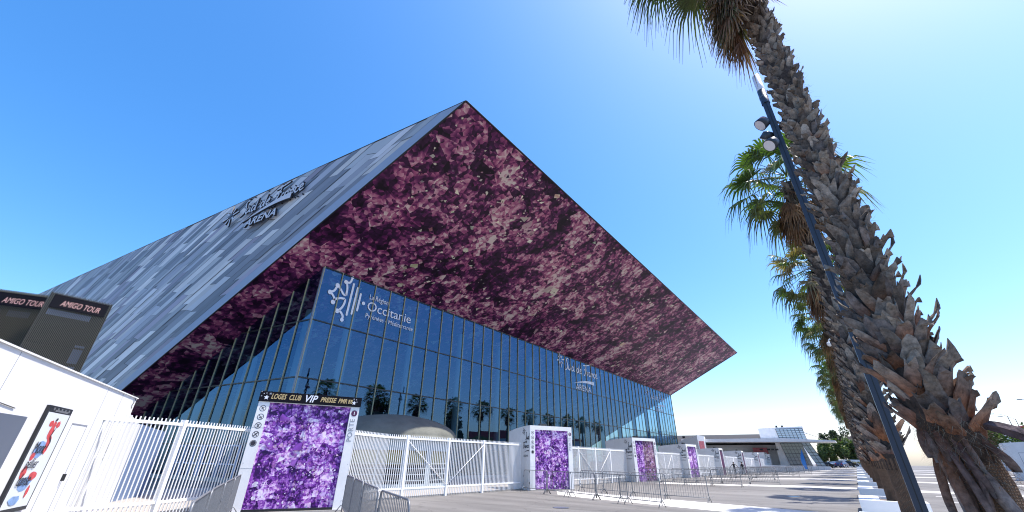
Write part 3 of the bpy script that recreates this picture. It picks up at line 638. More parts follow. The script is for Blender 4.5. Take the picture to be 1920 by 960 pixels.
            for i in range(10): pm.face([c0,pts[i],pts[(i+1)%10]],M[mm])
        pm.build('stars_and_wheelchair_sign',None,bn)
        # cut-out letters of the second board standing behind
        fo2=O+GB*2.2+GU*(wd-.02)+UZ*(h+.38)
        text('ACCRÉDITATIONS  PMR & CLUB  LOGES',(fo2,-GU,UZ,GB),.18,.01,M['dark'],.2,'LEFT','rooftop_letters',g,xs=.98)
        rl=MB(); rl.box(O+GB*2.2+UZ*(h+.33),GU*wd,GB*.03,UZ*.04); rl.box(O+GB*2.2+UZ*(h-.1),GU*.04,GB*.03,UZ*.45); rl.box(O+GB*2.2+GU*(wd-.04)+UZ*(h-.1),GU*.04,GB*.03,UZ*.45); rl.build('letter_rail',M['dark'],g)
    else:
        bx=MB(); c0=O+GU*(1.1)+GB*.7+UZ*(h-.03); bx.box(c0,GU*.5,GB*.25,UZ*.22,M['polegrey'] if idx==2 else M['dark']); bx.box(c0+GU*.05+GN*.003,GU*.4,GN*.02,UZ*.18,M['carglass']); bx.build('roof_floodlight',None,g)
    hb=MB()
    for z_ in (.35,.95): hb.box(O+GB*.0-GU*.05+UZ*z_+GB*.05,GN*-.06,GU*.05,UZ*.09)
    hb.build('side_bracket',M['galv'],g)
    pl=MB(); pl.box(O+GB*-.06-GU*.02,GU*(wd+.04),GB*.05,UZ*.05); pl.build('threshold',M['kerb'],g)
    return g
labs={1:'nearest gate pavilion with black banner reading loges club vip presse pmr above amethyst door',2:'white gate pavilion marked two with a full violet amethyst door behind grey barriers',
 3:'white gate pavilion with half violet and half dusty brown amethyst door',4:'fourth white gate pavilion with narrow violet door showing edge-on',5:'fifth white gate pavilion with a dark door slit before the two people',
 6:'sixth white gate pavilion, behind the two walking people',7:'seventh white gate pavilion, second from the far end of the row',8:'last small white gate pavilion with dark door beside the tilted glass building'}
for i in range(1,9):
    x,y=-15.6,6.1+16*(i-1)
    gate(i,x,y,3.28 if i==1 else 3.05,3.28 if i==1 else 3.55,3.1 if i<3 else 3.5,labs[i],{1:'one',3:'split',5:'dark',6:'dark',7:'dark',8:'dark'}.get(i,'full'),[26,27,21,7,-3,-4,-4,-4][i-1])
# ------------------------------------------------------------------ fences
def fence(pts,posts,label,brace=(),h=2.45):
    """pts: polyline ends; posts: indices given as distances"""
    f=empty('picket_fence',(pts[0][0],pts[0][1],0),0,label,'fence','white picket fences between the gates'); O=Vector((pts[0][0],pts[0][1],0))
    acc=0; infill=MB(); rails=MB(); rails2=MB()
    segs=[]
    for a,b in zip(pts[:-1],pts[1:]):
        a=Vector((a[0],a[1],0))-O; b=Vector((b[0],b[1],0))-O; L=(b-a).length; u=(b-a)/L; n=Vector((u.y,-u.x,0)); segs.append((a,u,n,L,acc)); acc+=L
        rails.box(a-n*.03+UZ*(h-.05),u*L,n*.06,UZ*.08); rails2.box(a-n*.03+UZ*.36,u*L,n*.06,UZ*.07)
        k=0.06
        while k<L:
            infill.box(a+u*k-n*.012+UZ*.07,u*.024,n*.024,UZ*(h+.12-.07)); k+=.115
    def at(d):
        for a,u,n,L,s0 in segs:
            if d<=s0+L+1e-6: return a+u*(d-s0),u,n
        return a+u*L,u,n
    infill.build('pickets',M['fence_white'],f); rails.build('top_rail',M['fence_white'],f); rails2.build('bottom_rail',M['fence_white'],f)
    for d in posts:
        p,u,n=at(d); q=MB(); q.box(p-u*.055-n*.055,u*.11,n*.11,UZ*(h+.12)); q.build('post',M['fence_white'],f)
    for d0,d1,flip in brace:
        a,u,n=at(d0); b,_,_=at(d1); z0,z1=(h-.1,.45) if not flip else (.45,h-.1)
        q=MB(); q.tube([a+n*.045+UZ*z0,b+n*.045+UZ*z1],.016,6); q.build('brace',M['fence_white'],f)
    return f
fence([(-15.35,2.25),(-16.12,4.37),(-17.55,6.95)],[2.26],'white picket fence between the white ticket wall and the first gate')
fl=['white picket fence with crossed braces between first and second gate','white picket gates with braces between second and third gate','white fence leaf between third and fourth gate','white fence leaf between fourth and fifth gate','short far white fence by the two people','far white fence behind the barriers','farthest white fence stub before the glass building']
for i in range(7):
    y=9.0+16*i
    fence([(-15.0 if i==0 else -15.6,y+.2),(-16.4,y+3.2),(-16.4,22.2+16*i)],[4.4,7.1,9.8],fl[i],[(4.4,7.1,False),(7.1,9.8,True)])
k=MB(); k.abox(-16.62,12.0,0,-16.48,150,.06); k.box((-15.2,9.6,0),(-1.3,2.5,0),(-.1,-.03,0),(0,0,.06)); k.box((-15.5,2.3,0),(-.78,2.1,0),(-.12,-.03,0),(0,0,.14)); k.box((-16.28,4.4,0),(-1.43,2.58,0),(-.12,-.06,0),(0,0,.14)); k.build('kerb',M['kerb'],kind='structure')
# ------------------------------------------------------------------ white ticket wall with poster
WD=Vector((math.sin(R(-66)),math.cos(R(-66)),0)); WN=Vector((math.sin(R(24)),math.cos(R(24)),0)); W0=Vector((-15.1,2.26,0))
tw=empty('ticket_pavilion',(W0+WD*2.4)[:],0,'sunlit white ticket pavilion wall at left with doors and a festival poster','pavilion')
Wc=W0+WD*2.4; P=lambda s_,z,o=0: WD*(s_-2.4)+UZ*z+WN*o
b=MB(); H_=3.14
b.box(P(-9,0,-.25),WD*(6.02),WN*.25,UZ*H_); b.box(P(-2.98,0,-.25),WD*5.38,WN*.25,UZ*H_)
b=MB(); b.prism([P(-9,0),P(2.4,0),P(2.4,H_),P(-9,H_)],-WN*4.2,M['white_wall'])
for a_ in (-6.2,-4.9,-.30,1.0): b.box(P(a_,0,.001),WD*.012,WN*.002,UZ*(H_-.01),M['greyprint'])
b.box(P(-9,.0,.001),WD*11.4,WN*.012,UZ*.16,M['kerb'])
b.build('wall',None,tw)
cpn=MB(); cpn.prism([P(-9.03,H_+.002,.03),P(2.43,H_+.002,.03),P(2.43,H_+.032,.03),P(-9.03,H_+.032,.03)],-WN*4.26,M['white_wall']); cpn.build('coping',None,tw)
q=MB(); q.box(P(-4.62,0.02,.002),WD*1.0,WN*.01,UZ*2.18,M['trimgrey']); q.build('service_door',None,tw,label='half open grey service door')
q=MB()
for a,w_,z0,z1 in ((-1.52,.02,.1,2.22),(-.62,.02,.1,2.22)): q.box(P(a,z0,.002),WD*w_*.5,WN*.004,UZ*(z1-z0),M['greyprint'])
q.box(P(-1.52,2.2,.002),WD*.92,WN*.006,UZ*.02,M['greyprint']); q.box(P(-.72,1.05,.002),WD*.03,WN*.06,UZ*.14,M['dark']); q.build('flush_door',None,tw)
# poster light box
pb=MB(); px0=-2.83*1.0; pw=1.13; pz0,pz1=.62,2.46
s0=-3.18
s0=W0.dot(WD)*0-3.10
pb.box(P(s0,pz0,.004),WD*pw,WN*.05,UZ*(pz1-pz0),M['dark']); poster=pb.build('poster_case',None,tw)
pp=MB(); c=P(s0+.06,pz0+.07,.0565); iw=pw-.11; ih=pz1-pz0-.19
ux=WD; 
# seen from the front the picture reads from near (left) to far (right)
fr=(c,ux,UZ,WN); pp.face([c,c+ux*iw,c+ux*iw+UZ*ih,c+UZ*ih],mat('poster_paper',(.70,.73,.74),.35)); PR=mat('poster_red',(.62,.06,.06),.4,noise=.3,nscale=9); PBl=mat('poster_blue',(.22,.36,.62),.4,noise=.3,nscale=9)
def blob(cx,cy,rx,ry,mt,seed,d):
    r_=random.Random(seed); n=14; pp.face([c+ux*(iw*cx+iw*rx*math.cos(6.283*i/n)*r_.uniform(.7,1.1))+UZ*(ih*cy+ih*ry*math.sin(6.283*i/n)*r_.uniform(.7,1.1))+WN*d for i in range(n)],mt)
for i,(a,b_,rx,ry,mt) in enumerate([(.40,.60,.26,.10,PBl),(.45,.24,.28,.09,PBl),(.50,.80,.10,.13,PR),(.36,.88,.10,.04,PR),(.66,.88,.10,.04,PR),(.22,.52,.09,.05,PR),(.18,.36,.11,.07,PR),(.60,.64,.10,.12,PR),(.62,.32,.2,.05,PR),(.70,.16,.06,.07,PR),(.34,.08,.2,.05,PBl),(.50,.93,.05,.02,M['ink'])]): blob(a,b_,rx,ry,mt,i,.002+.0005*i)
stroke(pp,[(iw*.62,ih*.84),(iw*.56,ih*.74),(iw*.66,ih*.68),(iw*.60,ih*.6)],.035,fr,.009,M['ink'])
pap=pp.build('poster',None,poster)
for tx,yy,s_ in (('Mont',.555,.30),('pellier',.40,.26),('danse',.225,.30)): text(tx,(c+ux*iw*.10+UZ*ih*yy+WN*.011,ux,UZ,WN),s_,.002,M['ink'],.15,'LEFT','lettering',pap,xs=.72)
cl=MB(); cl.box(P(s0+.3,pz1-.10,.057),WD*.62,WN*.008,UZ*.035,M['galv'])
for a in range(5): cl.box(P(s0+.2+.18*a,pz1-.08,.0555),WD*.07,WN*.004,UZ*.05,M['galv'])
cl.build('clip_rail',None,poster)
text('BILLETS',(P(1.58,2.02,.0)+WN*.003,UZ*-1,WD,WN),.15,.002,M['ink'],0,'LEFT','lettering',tw,bold=.006,spacing=1.15)
cb=MB(); cb.tube([P(-9,2.32,.012),P(-5,2.36,.012),P(-4.2,2.3,.012)],.008,5,M['dark']); cb.build('cable',None,tw); cb=MB(); cb.tube([P(1.75,H_+.1,.02),P(2.2,H_-.05,.03),P(2.1,H_-.2,.02),P(2.15,H_-.3,.02)],.008,5,M['dark']); cb.build('cable',None,tw)
# lower lit wall and its end face beyond, shade painted in as blue-grey
lw=empty('low_screen_wall',(-17.3,3.24,0),0,'low white wall with an end face painted blue-grey as if in shade behind the left picket fence','wall')
a=Vector((0,-.06,0)); b1=Vector((-22.2+17.3,4.6-3.24,0)); b2=Vector((-24.7+17.3,6.15-3.24,0)); q=MB(); q.prism([a,b1,b1+UZ*2.62,a+UZ*2.75],Vector((-.2,-.5,0)),M['white_wall']); q.build('wall',None,lw)
q=MB(); q.prism([b1+Vector((-.01,.01,0)),b2,b2+UZ*2.5,b1+UZ*2.66+Vector((-.01,.01,0))],Vector((-.1,-.2,0)),M['blue_shade_window']); q.build('shade_toned_end',None,lw)
# ------------------------------------------------------------------ lattice LED towers
def tower(p0,p1,h,label,win):
    p0=Vector((*p0,0)); p1=Vector((*p1,0)); u=(p1-p0); L=u.length; u/=L; n=Vector((u.y,-u.x,0)); t=empty('screen_tower',p0[:],0,label,'screen tower','slatted screen towers'); O=Vector((0,0,0))
    b=MB(); b.box(O-n*.5,u*L,n*.42,UZ*(h-.05),M['screen_in'])
    for z in (3.4,4.9,6.3): b.box(O-n*.08,u*L,n*.02,UZ*.0+UZ*.001,M['dark']) if 0 else b.box(O-n*.079+UZ*z,u*L,n*.02,UZ*.09,M['dark'])
    b.build('core',None,t)
    f=MB(); k=0
    while k<L: f.box(O-n*.055+u*k,u*.018,n*.07,UZ*h,M['goldfin']); k+=.062
    f.build('fins',None,t)
    hd=MB(); hd.box(O+u*.16+n*.018+UZ*(h-.80),u*(L-.30),n*.03,UZ*.66,M['black']); hh=hd.build('led_header',None,t)
    text('AMIGO TOUR',(O+u*(L*.5+(.05 if L<2.6 else .62))+n*.05+UZ*(h-.66),u,UZ,n),.42,.004,M['led'],.28,'CENTER','lettering',hh,xs=.56)
    for (s_,z,w_,hh_) in win:
        q=MB(); q.box(O+u*s_-n*.076+UZ*z,u*w_,n*.012,UZ*hh_,M['blue_shade_window']); q.build('window',None,t)
    return t
tower((-30.0,.62),(-30.1,3.0),8.9,'slatted bronze screen tower with pink LED lettering, right-hand of two',[(1.75,5.6,.38,.9),(1.75,5.0,.38,.45),(.2,7.75,1.6,.28)])
tower((-32.3,-2.0),(-31.0,.78),8.88,'slatted screen tower with pink LED lettering, cut by left picture edge',[(1.0,7.6,.5,.32),(1.8,7.6,.8,.3)])
# ------------------------------------------------------------------ domed kiosk
dk=empty('domed_kiosk',(-24.0,18.0,0),0,'round kiosk with weathered grey dome and yellow lined louvres behind the fence','kiosk')
b=MB(); pr=[(5.0-.0*k,0) for k in range(0)]
pr=[(4.35*math.cos(a*math.pi/32),2.72+1.45*math.sin(a*math.pi/32)) for a in range(0,16)]+[(.02,4.17)]
b.lathe([(4.42,2.62),(4.42,2.74)]+pr,64,M['dome']); b.build('dome',None,dk)
b=MB(); b.lathe([(3.95,0),(3.95,.3)],48,M['domewall']); b.lathe([(3.97,2.0),(3.97,2.66)],48,M['domewall'])
b.build('wall_band',None,dk)
b=MB(); b.lathe([(3.75,.3),(3.75,1.25)],48,M['inner']); b.lathe([(3.75,1.25),(3.75,2.0)],48,M['yellow'])
b.build('inner_lining',None,dk)
b=MB()
for z in (.45,.75,1.05,1.3): b.lathe([(3.89,z),(3.95,z),(3.95,z+.035),(3.89,z+.035)],48,M['domewall'])
b.build('rails',None,dk)
for k in range(16):
    a=k*math.pi/8; q=MB(); w_=.35 if k%3==0 else .07; c=Vector((math.cos(a)*3.9,math.sin(a)*3.9,.3)); tv=Vector((-math.sin(a),math.cos(a),0)); rv=Vector((math.cos(a),math.sin(a),0)); q.box(c-tv*w_/2-rv*.03,tv*w_,rv*.07,UZ*1.7,M['domewall']); q.build('pier',None,dk)
# ------------------------------------------------------------------ crowd barriers
def barrier():
    t=empty('crowd_barrier',(0,0,0)); h,L,r=1.10,2.08,.12; z0=.20
    def arc(cx,cz,a0,a1): return [(cx+r*math.cos(R(a0+(a1-a0)*k/4)),0,cz+r*math.sin(R(a0+(a1-a0)*k/4))) for k in range(5)]
    pts=[(0.02,0,.08)]+[(0.02,0,z0+.05)]+arc(.02+r,h-r,180,90)+arc(L-.02-r,h-r,90,0)+[(L-.02,0,z0+.05),(L-.02,0,.08)]
    b=MB(); b.tube(pts,.0175,6); b.tube([(.02,0,z0),(L-.02,0,z0)],.0175,6); b.build('frame',M['galv'],t)
    b=MB()
    for k in range(1,18): x=.02+(L-.04)*k/18; b.tube([(x,0,z0),(x,0,h-.005)],.0075,5,cap=False)
    b.build('bars',M['galv'],t)
    for x in (.02,L-.02):
        b=MB(); b.tube([(x,-.24,0.012),(x,-.05,.26),(x,.05,.26),(x,.24,0.012)],.0155,6); b.build('foot',M['galv'],t)
    b=MB()
    for z in (.35,.75): b.box((-.03,-.02,z),(.05,0,0),(0,.04,0),(0,0,.07))
    b.build('hook',M['galv'],t)
    return t
BP=barrier(); first=[True]
def put_barrier(x,y,x2,y2,label):
    o=BP if first[0] else copy_tree(BP); first[0]=False
    a=math.atan2(y2-y,x2-x); zz=rise((x+x2)/2,(y+y2)/2); o.location=(x,y,zz); o.rotation_euler=(0,0,a); tag(o,label,'barrier','galvanised crowd barriers by the gates'); return o
ordn=['first','second','third','fourth','fifth','sixth','seventh','eighth','ninth']
def chain(pts,fmt):
    for i in range(len(pts)-1): 
        (a,b),(c_,d)=pts[i],pts[i+1]; u=Vector((c_-a,d-b)).normalized(); put_barrier(a,b,a+u.x,b+u.y,fmt%ordn[i])
chain([(-6.78,2.22),(-8.9,3.14),(-11.05,4.12),(-13.1,5.08),(-15.1,6.0)],'crowd barrier left of the first gate, %s from the camera')
chain([(-13.3,8.5),(-11.35,7.5),(-9.35,6.45)],'crowd barrier right of the first gate, %s from the fence'); put_barrier(-7.1,5.28,-5.2,4.4,'crowd barrier right of the first gate, nearest the camera')
put_barrier(-9.25,6.38,-7.3,5.4,'crowd barrier right of the first gate, just behind the nearest one')
chain([(-15.5,21.3),(-13.6,20.75),(-12.0,20.2),(-10.1,19.6),(-8.6,19.0),(-6.75,18.5)][:6],'crowd barrier in the front lane of the second gate, %s from the left')
chain([(-13.4,24.2),(-11.56,23.4),(-9.6,22.75),(-7.75,22.2),(-5.75,22.0)],'crowd barrier in the back lane of the second gate, %s from the left')
for kq in range(6):
    y=16*(kq+1); nm=['third','fourth','fifth','sixth','seventh','last'][kq]; sh=(-.4*kq)
    chain([(-15.2,21.8+y),(-13.2,21.3+y),(-11.1,20.9+y),(-9.0,20.4+y+sh*.3),(-6.9,20.1+y)],'crowd barrier in the front lane of the '+nm+' gate, %s from the left')
    chain([(-13.6,25.6+y),(-11.5,25.4+y),(-9.4,25.2+y),(-7.3,25.3+y),(-5.2,25.6+y)],'crowd barrier in the back lane of the '+nm+' gate, %s from the left')
# ------------------------------------------------------------------ planters
def planter(y,label,first_=[None]):
    if first_[0] is None:
        t=empty('planter',(0,0,0)); w_=1.9; l_=3.3; h=.5; b=MB(); e=.22
        b.abox(-.31,0,0,w_-.31,e,h); b.abox(-.31,l_-e,0,w_-.31,l_,h); b.abox(-.31,e,0,-.31+.62,l_-e,h); b.abox(w_-.31-e,e,0,w_-.31,l_-e,h); b.build('box',M['white_wall'],t)
        s=MB(); s.face([(.3,e,h-.1),(w_-.5,e,h-.1),(w_-.5,l_-e,h-.1),(.3,l_-e,h-.1)]); s.build('soil',M['soil'],t); first_[0]=t; o=t
    else: o=copy_tree(first_[0])
    o.location=(0,y,rise(.3,y)); tag(o,label,'planter','white planter boxes under the palms'); return o
NP=14; S0=8.4
po=['nearest','second','third','fourth','fifth','sixth','seventh','eighth','ninth','tenth','eleventh','twelfth','thirteenth','fourteenth']
for i in range(1,NP): planter(6.1+S0*i-1.6,'low white planter bench at the foot of the %s palm of the row'%po[i])
# ------------------------------------------------------------------ palms
def leaf(mb,o,d,up_,Lp,Lb,rng,col,nseg=26,fan=115,droop=.35,mat=None,pcol=(.10,.13,.04)):
    d=Vector(d).normalized(); side=d.cross(Vector(up_))
    if side.length<.05: side=d.cross(Vector((1,0,0)))
    side.normalize(); nb=side.cross(d).normalized()
    sag=.22*Lp; pts=[o+d*Lp*t-UZ*sag*t*t for t in (0,.35,.7,1)]; mb.tube(pts,[.022,.016,.012,.010],4,mat,pcol,cap=False)
    tip=pts[-1]; dd=(pts[-1]-pts[-2]).normalized(); side=dd.cross(nb).normalized(); nb=side.cross(dd).normalized()
    tw=rng.uniform(-.5,.5); side,nb=side*math.cos(tw)+nb*math.sin(tw),nb*math.cos(tw)-side*math.sin(tw)
    for k in range(nseg):
        a=R(fan)*(2*(k+.5)/nseg-1); L=Lb*(1-.28*(abs(a)/R(115))**2)*rng.uniform(.86,1.06); v=dd*math.cos(a)+side*math.sin(a); v=(v+nb*(.18-.10*abs(a))).normalized(); sv=v.cross(nb).normalized()
        w0=L*R(fan)/nseg*1.35*.5; q=rng.uniform(.7,1.25); cc=tuple(x*q for x in col); fold=nb*(w0*.5*(1 if k%2 else -1))
        prev=None
        for t,wf in ((.03,.12),(.38,.55),(.62,.42),(.82,.2),(1,.02)):
            dr=max(0,t-.5); p=tip+v*L*t-UZ*(droop*L*dr*dr*4*rng.uniform(.7,1.3)+.03*L*t)
            w_=max(.003,w0*wf*1.2); A,B=p-sv*w_+fold*wf,p+sv*w_-fold*wf
            if prev: mb.face([prev[0],prev[1],B,A],mat,cc if t<.9 else tuple(x*1.1+.02 for x in cc))  # last segment painted lighter: sunlit tips put into the leaf colour
            prev=(A,B)
def crown(rng,nleaf,near):
    dr_=1.0
    g=MB(); gold=(137.5)
    for k in range(nleaf):
        a=R(gold*k+rng.uniform(-8,8)); f_=k/nleaf; el=R(78-112*f_**.85+rng.uniform(-7,7)); d=Vector((math.cos(a)*math.cos(el),math.sin(a)*math.cos(el),math.sin(el)))
        if near and el<R(48) and math.cos(a)>-.15: continue
        y_=rng.random(); c=(.055,.095,.022) if y_<.7 else (.085,.125,.028); 
        if f_>.75: c=(.095,.105,.035)
        if rng.random()<.08: c=(.18,.13,.06)
        leaf(g,Vector((0,0,.1+.25*(1-f_)))+d*.1,d,UZ,rng.uniform(.9,1.4),rng.uniform(.80,1.05),rng,c,30 if near else 20,droop=(.55 if f_<.6 else .9)*dr_)
    return g
def thatch(rng,n,near,len_=1.0):
    g=MB()
    for k in range(n):
        a=rng.uniform(0,6.283) if len_<2 else rng.uniform(R(110),R(290)); z=-rng.uniform(0,.7)*len_; d=Vector((math.cos(a)*.42,math.sin(a)*.42,-rng.uniform(.9,1.6))).normalized()
        c=rng.choice([(.26,.13,.06),(.19,.095,.05),(.31,.18,.10),(.10,.06,.035),(.11,.10,.035)])
        leaf(g,Vector((math.cos(a)*.16,math.sin(a)*.16,z)),d,UZ,rng.uniform(.35,.75),rng.uniform(.6,.85),rng,c,14 if near else 9,fan=42,droop=.25,pcol=(.12,.07,.04))
    return g
def boot(mb,p,out,upv,tan,w,L,lift,rng,c0,c1,mat,seg=4,hook=0,th=.02,split=True):
    """one old leaf base: a curved tapering scale"""
    rows=[]; n=4; curl=rng.uniform(.05,.30)
    for i in range(seg+1):
        t=i/seg; c=p+upv*L*t*(1-.25*lift*t)+out*(lift*L*(t**1.25)+hook*L*t*t)+tan*(w*.25*rng.uniform(-.3,.3)*t)
        ww=w*(1-.30*t-.12*t*t); row=[]
        for j in range(n+1):
            u=2*j/n-1; q=c+tan*u*ww*.5-out*(u*u*ww*curl)
            if i==seg: q+=upv*(rng.uniform(-.10,.10)*L+((-.18 if split else .26)*L*(1-abs(u))))
            row.append(q)
        rows.append(row)
    base=len(mb.v); tot=(seg+1)*(n+1)
    for row in rows:
        for q in row: mb.v.append(tuple(q))
    for i,row in enumerate(rows):
        for q in row: mb.v.append(tuple(q-out*th*(1-.4*i/seg)))
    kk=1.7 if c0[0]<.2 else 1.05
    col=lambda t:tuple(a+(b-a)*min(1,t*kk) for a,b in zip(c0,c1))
    for i in range(seg):
        ca,cb=col(i/seg),col((i+1)/seg)
        for j in range(n):
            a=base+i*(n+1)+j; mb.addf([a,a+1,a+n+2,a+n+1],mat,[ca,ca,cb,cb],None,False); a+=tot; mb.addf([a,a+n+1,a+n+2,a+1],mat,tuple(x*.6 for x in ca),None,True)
        for j,fl in ((0,0),(n,1)):
            a=base+i*(n+1)+j; q=[a,a+n+1,a+n+1+tot,a+tot]; mb.addf(q if not fl else q[::-1],mat,ca)
    a=base+seg*(n+1)
    for j in range(n): mb.addf([a+j,a+j+1,a+j+1+tot,a+j+tot],mat,tuple(x*.75 for x in c1))
def palm_trunk(rng,H,axis,near,zb=2.0):
    g=MB(); rad=lambda z:.185-.02*z/H+(.065*max(0,1-abs(z-2.75)/1.5) if near else .03)
    g.tube([axis(zb-.2+(H-zb+.2)*k/24) for k in range(25)],[rad(zb+(H-zb)*k/24) for k in range(25)],14,M['bark'],(.06,.042,.032))
    dz=.0085 if near else .024; z=zb; k=0
    while z<H-.1:
        a=R(137.5*k+rng.uniform(-12,12)); out=Vector((math.cos(a),math.sin(a),0)); tan=Vector((-math.sin(a),math.cos(a),0))
        low=max(0,1-(z-zb)/1.7); mid=max(0,1-(z-zb)/4.5)
        g_=rng.choice([(.185,.160,.142),(.26,.235,.21),(.125,.105,.092),(.21,.175,.15),(.155,.138,.135),(.30,.27,.245)]); q=rng.uniform(.6,1.3); g_=(g_[0]*q*1.02,g_[1]*q*.97,g_[2]*q*.90)
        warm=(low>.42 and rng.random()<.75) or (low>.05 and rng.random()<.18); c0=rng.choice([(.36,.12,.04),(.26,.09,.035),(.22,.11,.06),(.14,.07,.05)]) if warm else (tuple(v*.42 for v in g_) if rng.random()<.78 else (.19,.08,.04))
        big_=rng.random()<(.10+.18*mid)
        w_=rng.uniform(.10,.15)*(1+.60*mid)*(1 if near else 1.6); L=rng.uniform(.13,.21)*(1+.85*mid)*(1.15 if big_ else 1)*(1 if near else 1.4)
        lift=rng.uniform(.20,.50)+mid*rng.uniform(.0,.22)*(1.1 if big_ else 1)
        boot(g,axis(z)+out*(rad(z)-.015+rng.uniform(0,.015)),out,(UZ+tan*rng.uniform(-.95,.95)*(1-.4*mid)).normalized(),(tan-UZ*rng.uniform(-.3,.3)).normalized(),w_,L,lift,rng,c0,g_,M['bark'],4 if near else 3,hook=rng.uniform(0,.06),th=.016,split=rng.random()<.6)
        z+=dz*(1+.45*mid); k+=1
    if near:
        for _ in range(4200):
            z=rng.uniform(zb-.25,H) if _<1500 else rng.uniform(zb-.38,zb+.22); a=rng.uniform(0,6.283); out=Vector((math.cos(a),math.sin(a),0)); tan=Vector((-math.sin(a),math.cos(a),0)); p=axis(z)+out*(rad(z)+rng.uniform(.0,.08)); L=rng.uniform(.05,.16); d=(tan*rng.uniform(-1,1)+UZ*rng.uniform(-1,.6)+out*rng.uniform(.2,.9)).normalized(); w2=.0022
            g.face([p-tan*w2,p+tan*w2,p+d*L],M['bark'],rng.choice([(.18,.075,.03),(.10,.06,.04),(.24,.19,.13)]))
    return g,axis
# the near palm, built with extra detail
rp=random.Random(40); HP=12.1
big=empty('palm_tree',(.86,6.1,0),0,'huge near palm trunk shaggy with old leaf bases, leaning through the right of the picture','palm tree','palms in a row along the car park')
NA=[(0,.05),(1.5,.03),(2.1,-.06),(2.6,-.15),(3.2,-.17),(5,-.15),(8,-.16),(12.5,-.20)]
def near_axis(z):
    for (a,x0),(b,x1) in zip(NA[:-1],NA[1:]):
        if z<=b: t=(z-a)/(b-a); return Vector((x0+(x1-x0)*t,0,z))
    return Vector((NA[-1][1],0,z))
g,axis=palm_trunk(rp,HP,near_axis,True,1.86); g.build('trunk',None,big)
g=MB(); pr=[]
n=40; zs=[0,.3,.7,1.1,1.5,1.9,2.15]; rads=[.27,.235,.21,.20,.20,.205,.21]; base=0
for zi,(z,r_) in enumerate(zip(zs,rads)):
    for j in range(n+1):
        a=2*math.pi*j/n; rr=r_*(1+.03*math.sin(3*a+z)+.015*math.sin(11*a)); g.v.append((rr*math.cos(a)+near_axis(z).x,rr*math.sin(a),z))
for k in range(len(zs)-1):
    for j in range(n):
        a=k*(n+1)+j; uv=[(j/n*1.55,zs[k]),((j+1)/n*1.55,zs[k]),((j+1)/n*1.55,zs[k+1]),(j/n*1.55,zs[k+1])]; g.addf([a,a+1,a+n+2,a+n+1],M['woven'],None,uv,True)
g.build('fibre_foot',None,big)
# peeling strips hanging from the lowest boots
g=MB()
for k,a_ in enumerate((-178,-168,-160,-150,-143,-135,-126,-118,-110,-101,-93,-84,150,110,60,-40)):
    a=R(a_+rp.uniform(-4,4)); out=Vector((math.cos(a),math.sin(a),0)); tan=Vector((-math.sin(a),math.cos(a),0)); z0=rp.uniform(1.85,2.1); L=rp.uniform(.45,.95)*(.6 if k>10 or k%3==0 else 1); w_=rp.uniform(.04,.10); pts=[]
    lift=rp.uniform(.02,.13); c0=rp.choice([(.20,.075,.03),(.15,.06,.035),(.12,.06,.05)]); c1=rp.choice([(.17,.12,.095),(.10,.07,.055),(.26,.21,.175)]); n_=7; rows=[]
    swing=rp.uniform(-.25,.25)
    for i in range(n_+1):
        t=i/n_; c=near_axis(z0-L*t).xyz*Vector((1,0,0)).x*0+Vector((near_axis(z0-L*t).x,0,0))+out*(.20+lift*math.sin(t*2.2)+.04*t)+tan*(swing*L*t*t)+UZ*(z0-L*t); ww=w_*(.75+.5*math.sin(math.pi*min(1,t*.9)))*(1 if i<n_ else .55)
        rows.append([c+tan*ww*.5*u-out*(.05*u*u) for u in (-1,-.5,0,.5,1)])
    b0=len(g.v); tot=(n_+1)*5
    for row in rows: g.v+=[tuple(q) for q in row]
    for row in rows: g.v+=[tuple(q-out*.012) for q in row]
    for i in range(n_):
        t=i/n_; cc=tuple(x+(y-x)*t for x,y in zip(c0,c1))
        for j in range(4):
            q=b0+i*5+j; g.addf([q,q+5,q+6,q+1],M['bark'],cc,None,True); q+=tot; g.addf([q,q+1,q+6,q+5],M['bark'],tuple(v*.6 for v in cc),None,True)
        for j in (0,4):
            q=b0+i*5+j; g.addf([q,q+5,q+5+tot,q+tot],M['bark'],cc)
    for j in range(4): q=b0+n_*5+j; g.addf([q,q+1,q+1+tot,q+tot],M['bark'],c1)
# long strip sticking out to the right
for (sx,L,zz,dx,dzz,w_) in ((.10,.80,2.02,.80,-.52,.075),):
    rows=[]
    for i in range(8):
        t=i/7; c=Vector((sx+L*dx*t,-.10-.05*t,zz+L*dzz*(t**1.9))); ww=w_*(.7+.9*math.sin(math.pi*min(1,t*.85+.05)))*(1 if i<7 else .4); rows.append([c+Vector((.3,0,.9))*ww*.5*u+Vector((0,-.04*(1-u*u),0)) for u in (-1,0,1)])
    for i in range(7):
        for j in range(2):
            g.face([rows[i][j],rows[i+1][j],rows[i+1][j+1],rows[i][j+1]],M['bark'],(.09,.065,.07))
            g.face([q+Vector((0,.015,0)) for q in (rows[i][j],rows[i][j+1],rows[i+1][j+1],rows[i+1][j])],M['bark'],(.06,.045,.04))
g.build('peeling_sheaths',None,big)
rl=random.Random(8); g=crown(rl,64,True); o=g.build('crown',M['frond'],big,loc=axis(HP)[:])
g=thatch(rl,110,True,2.6); o=g.build('dead_frond_skirt',M['thatch'],big,loc=(axis(HP)-UZ*.7)[:])
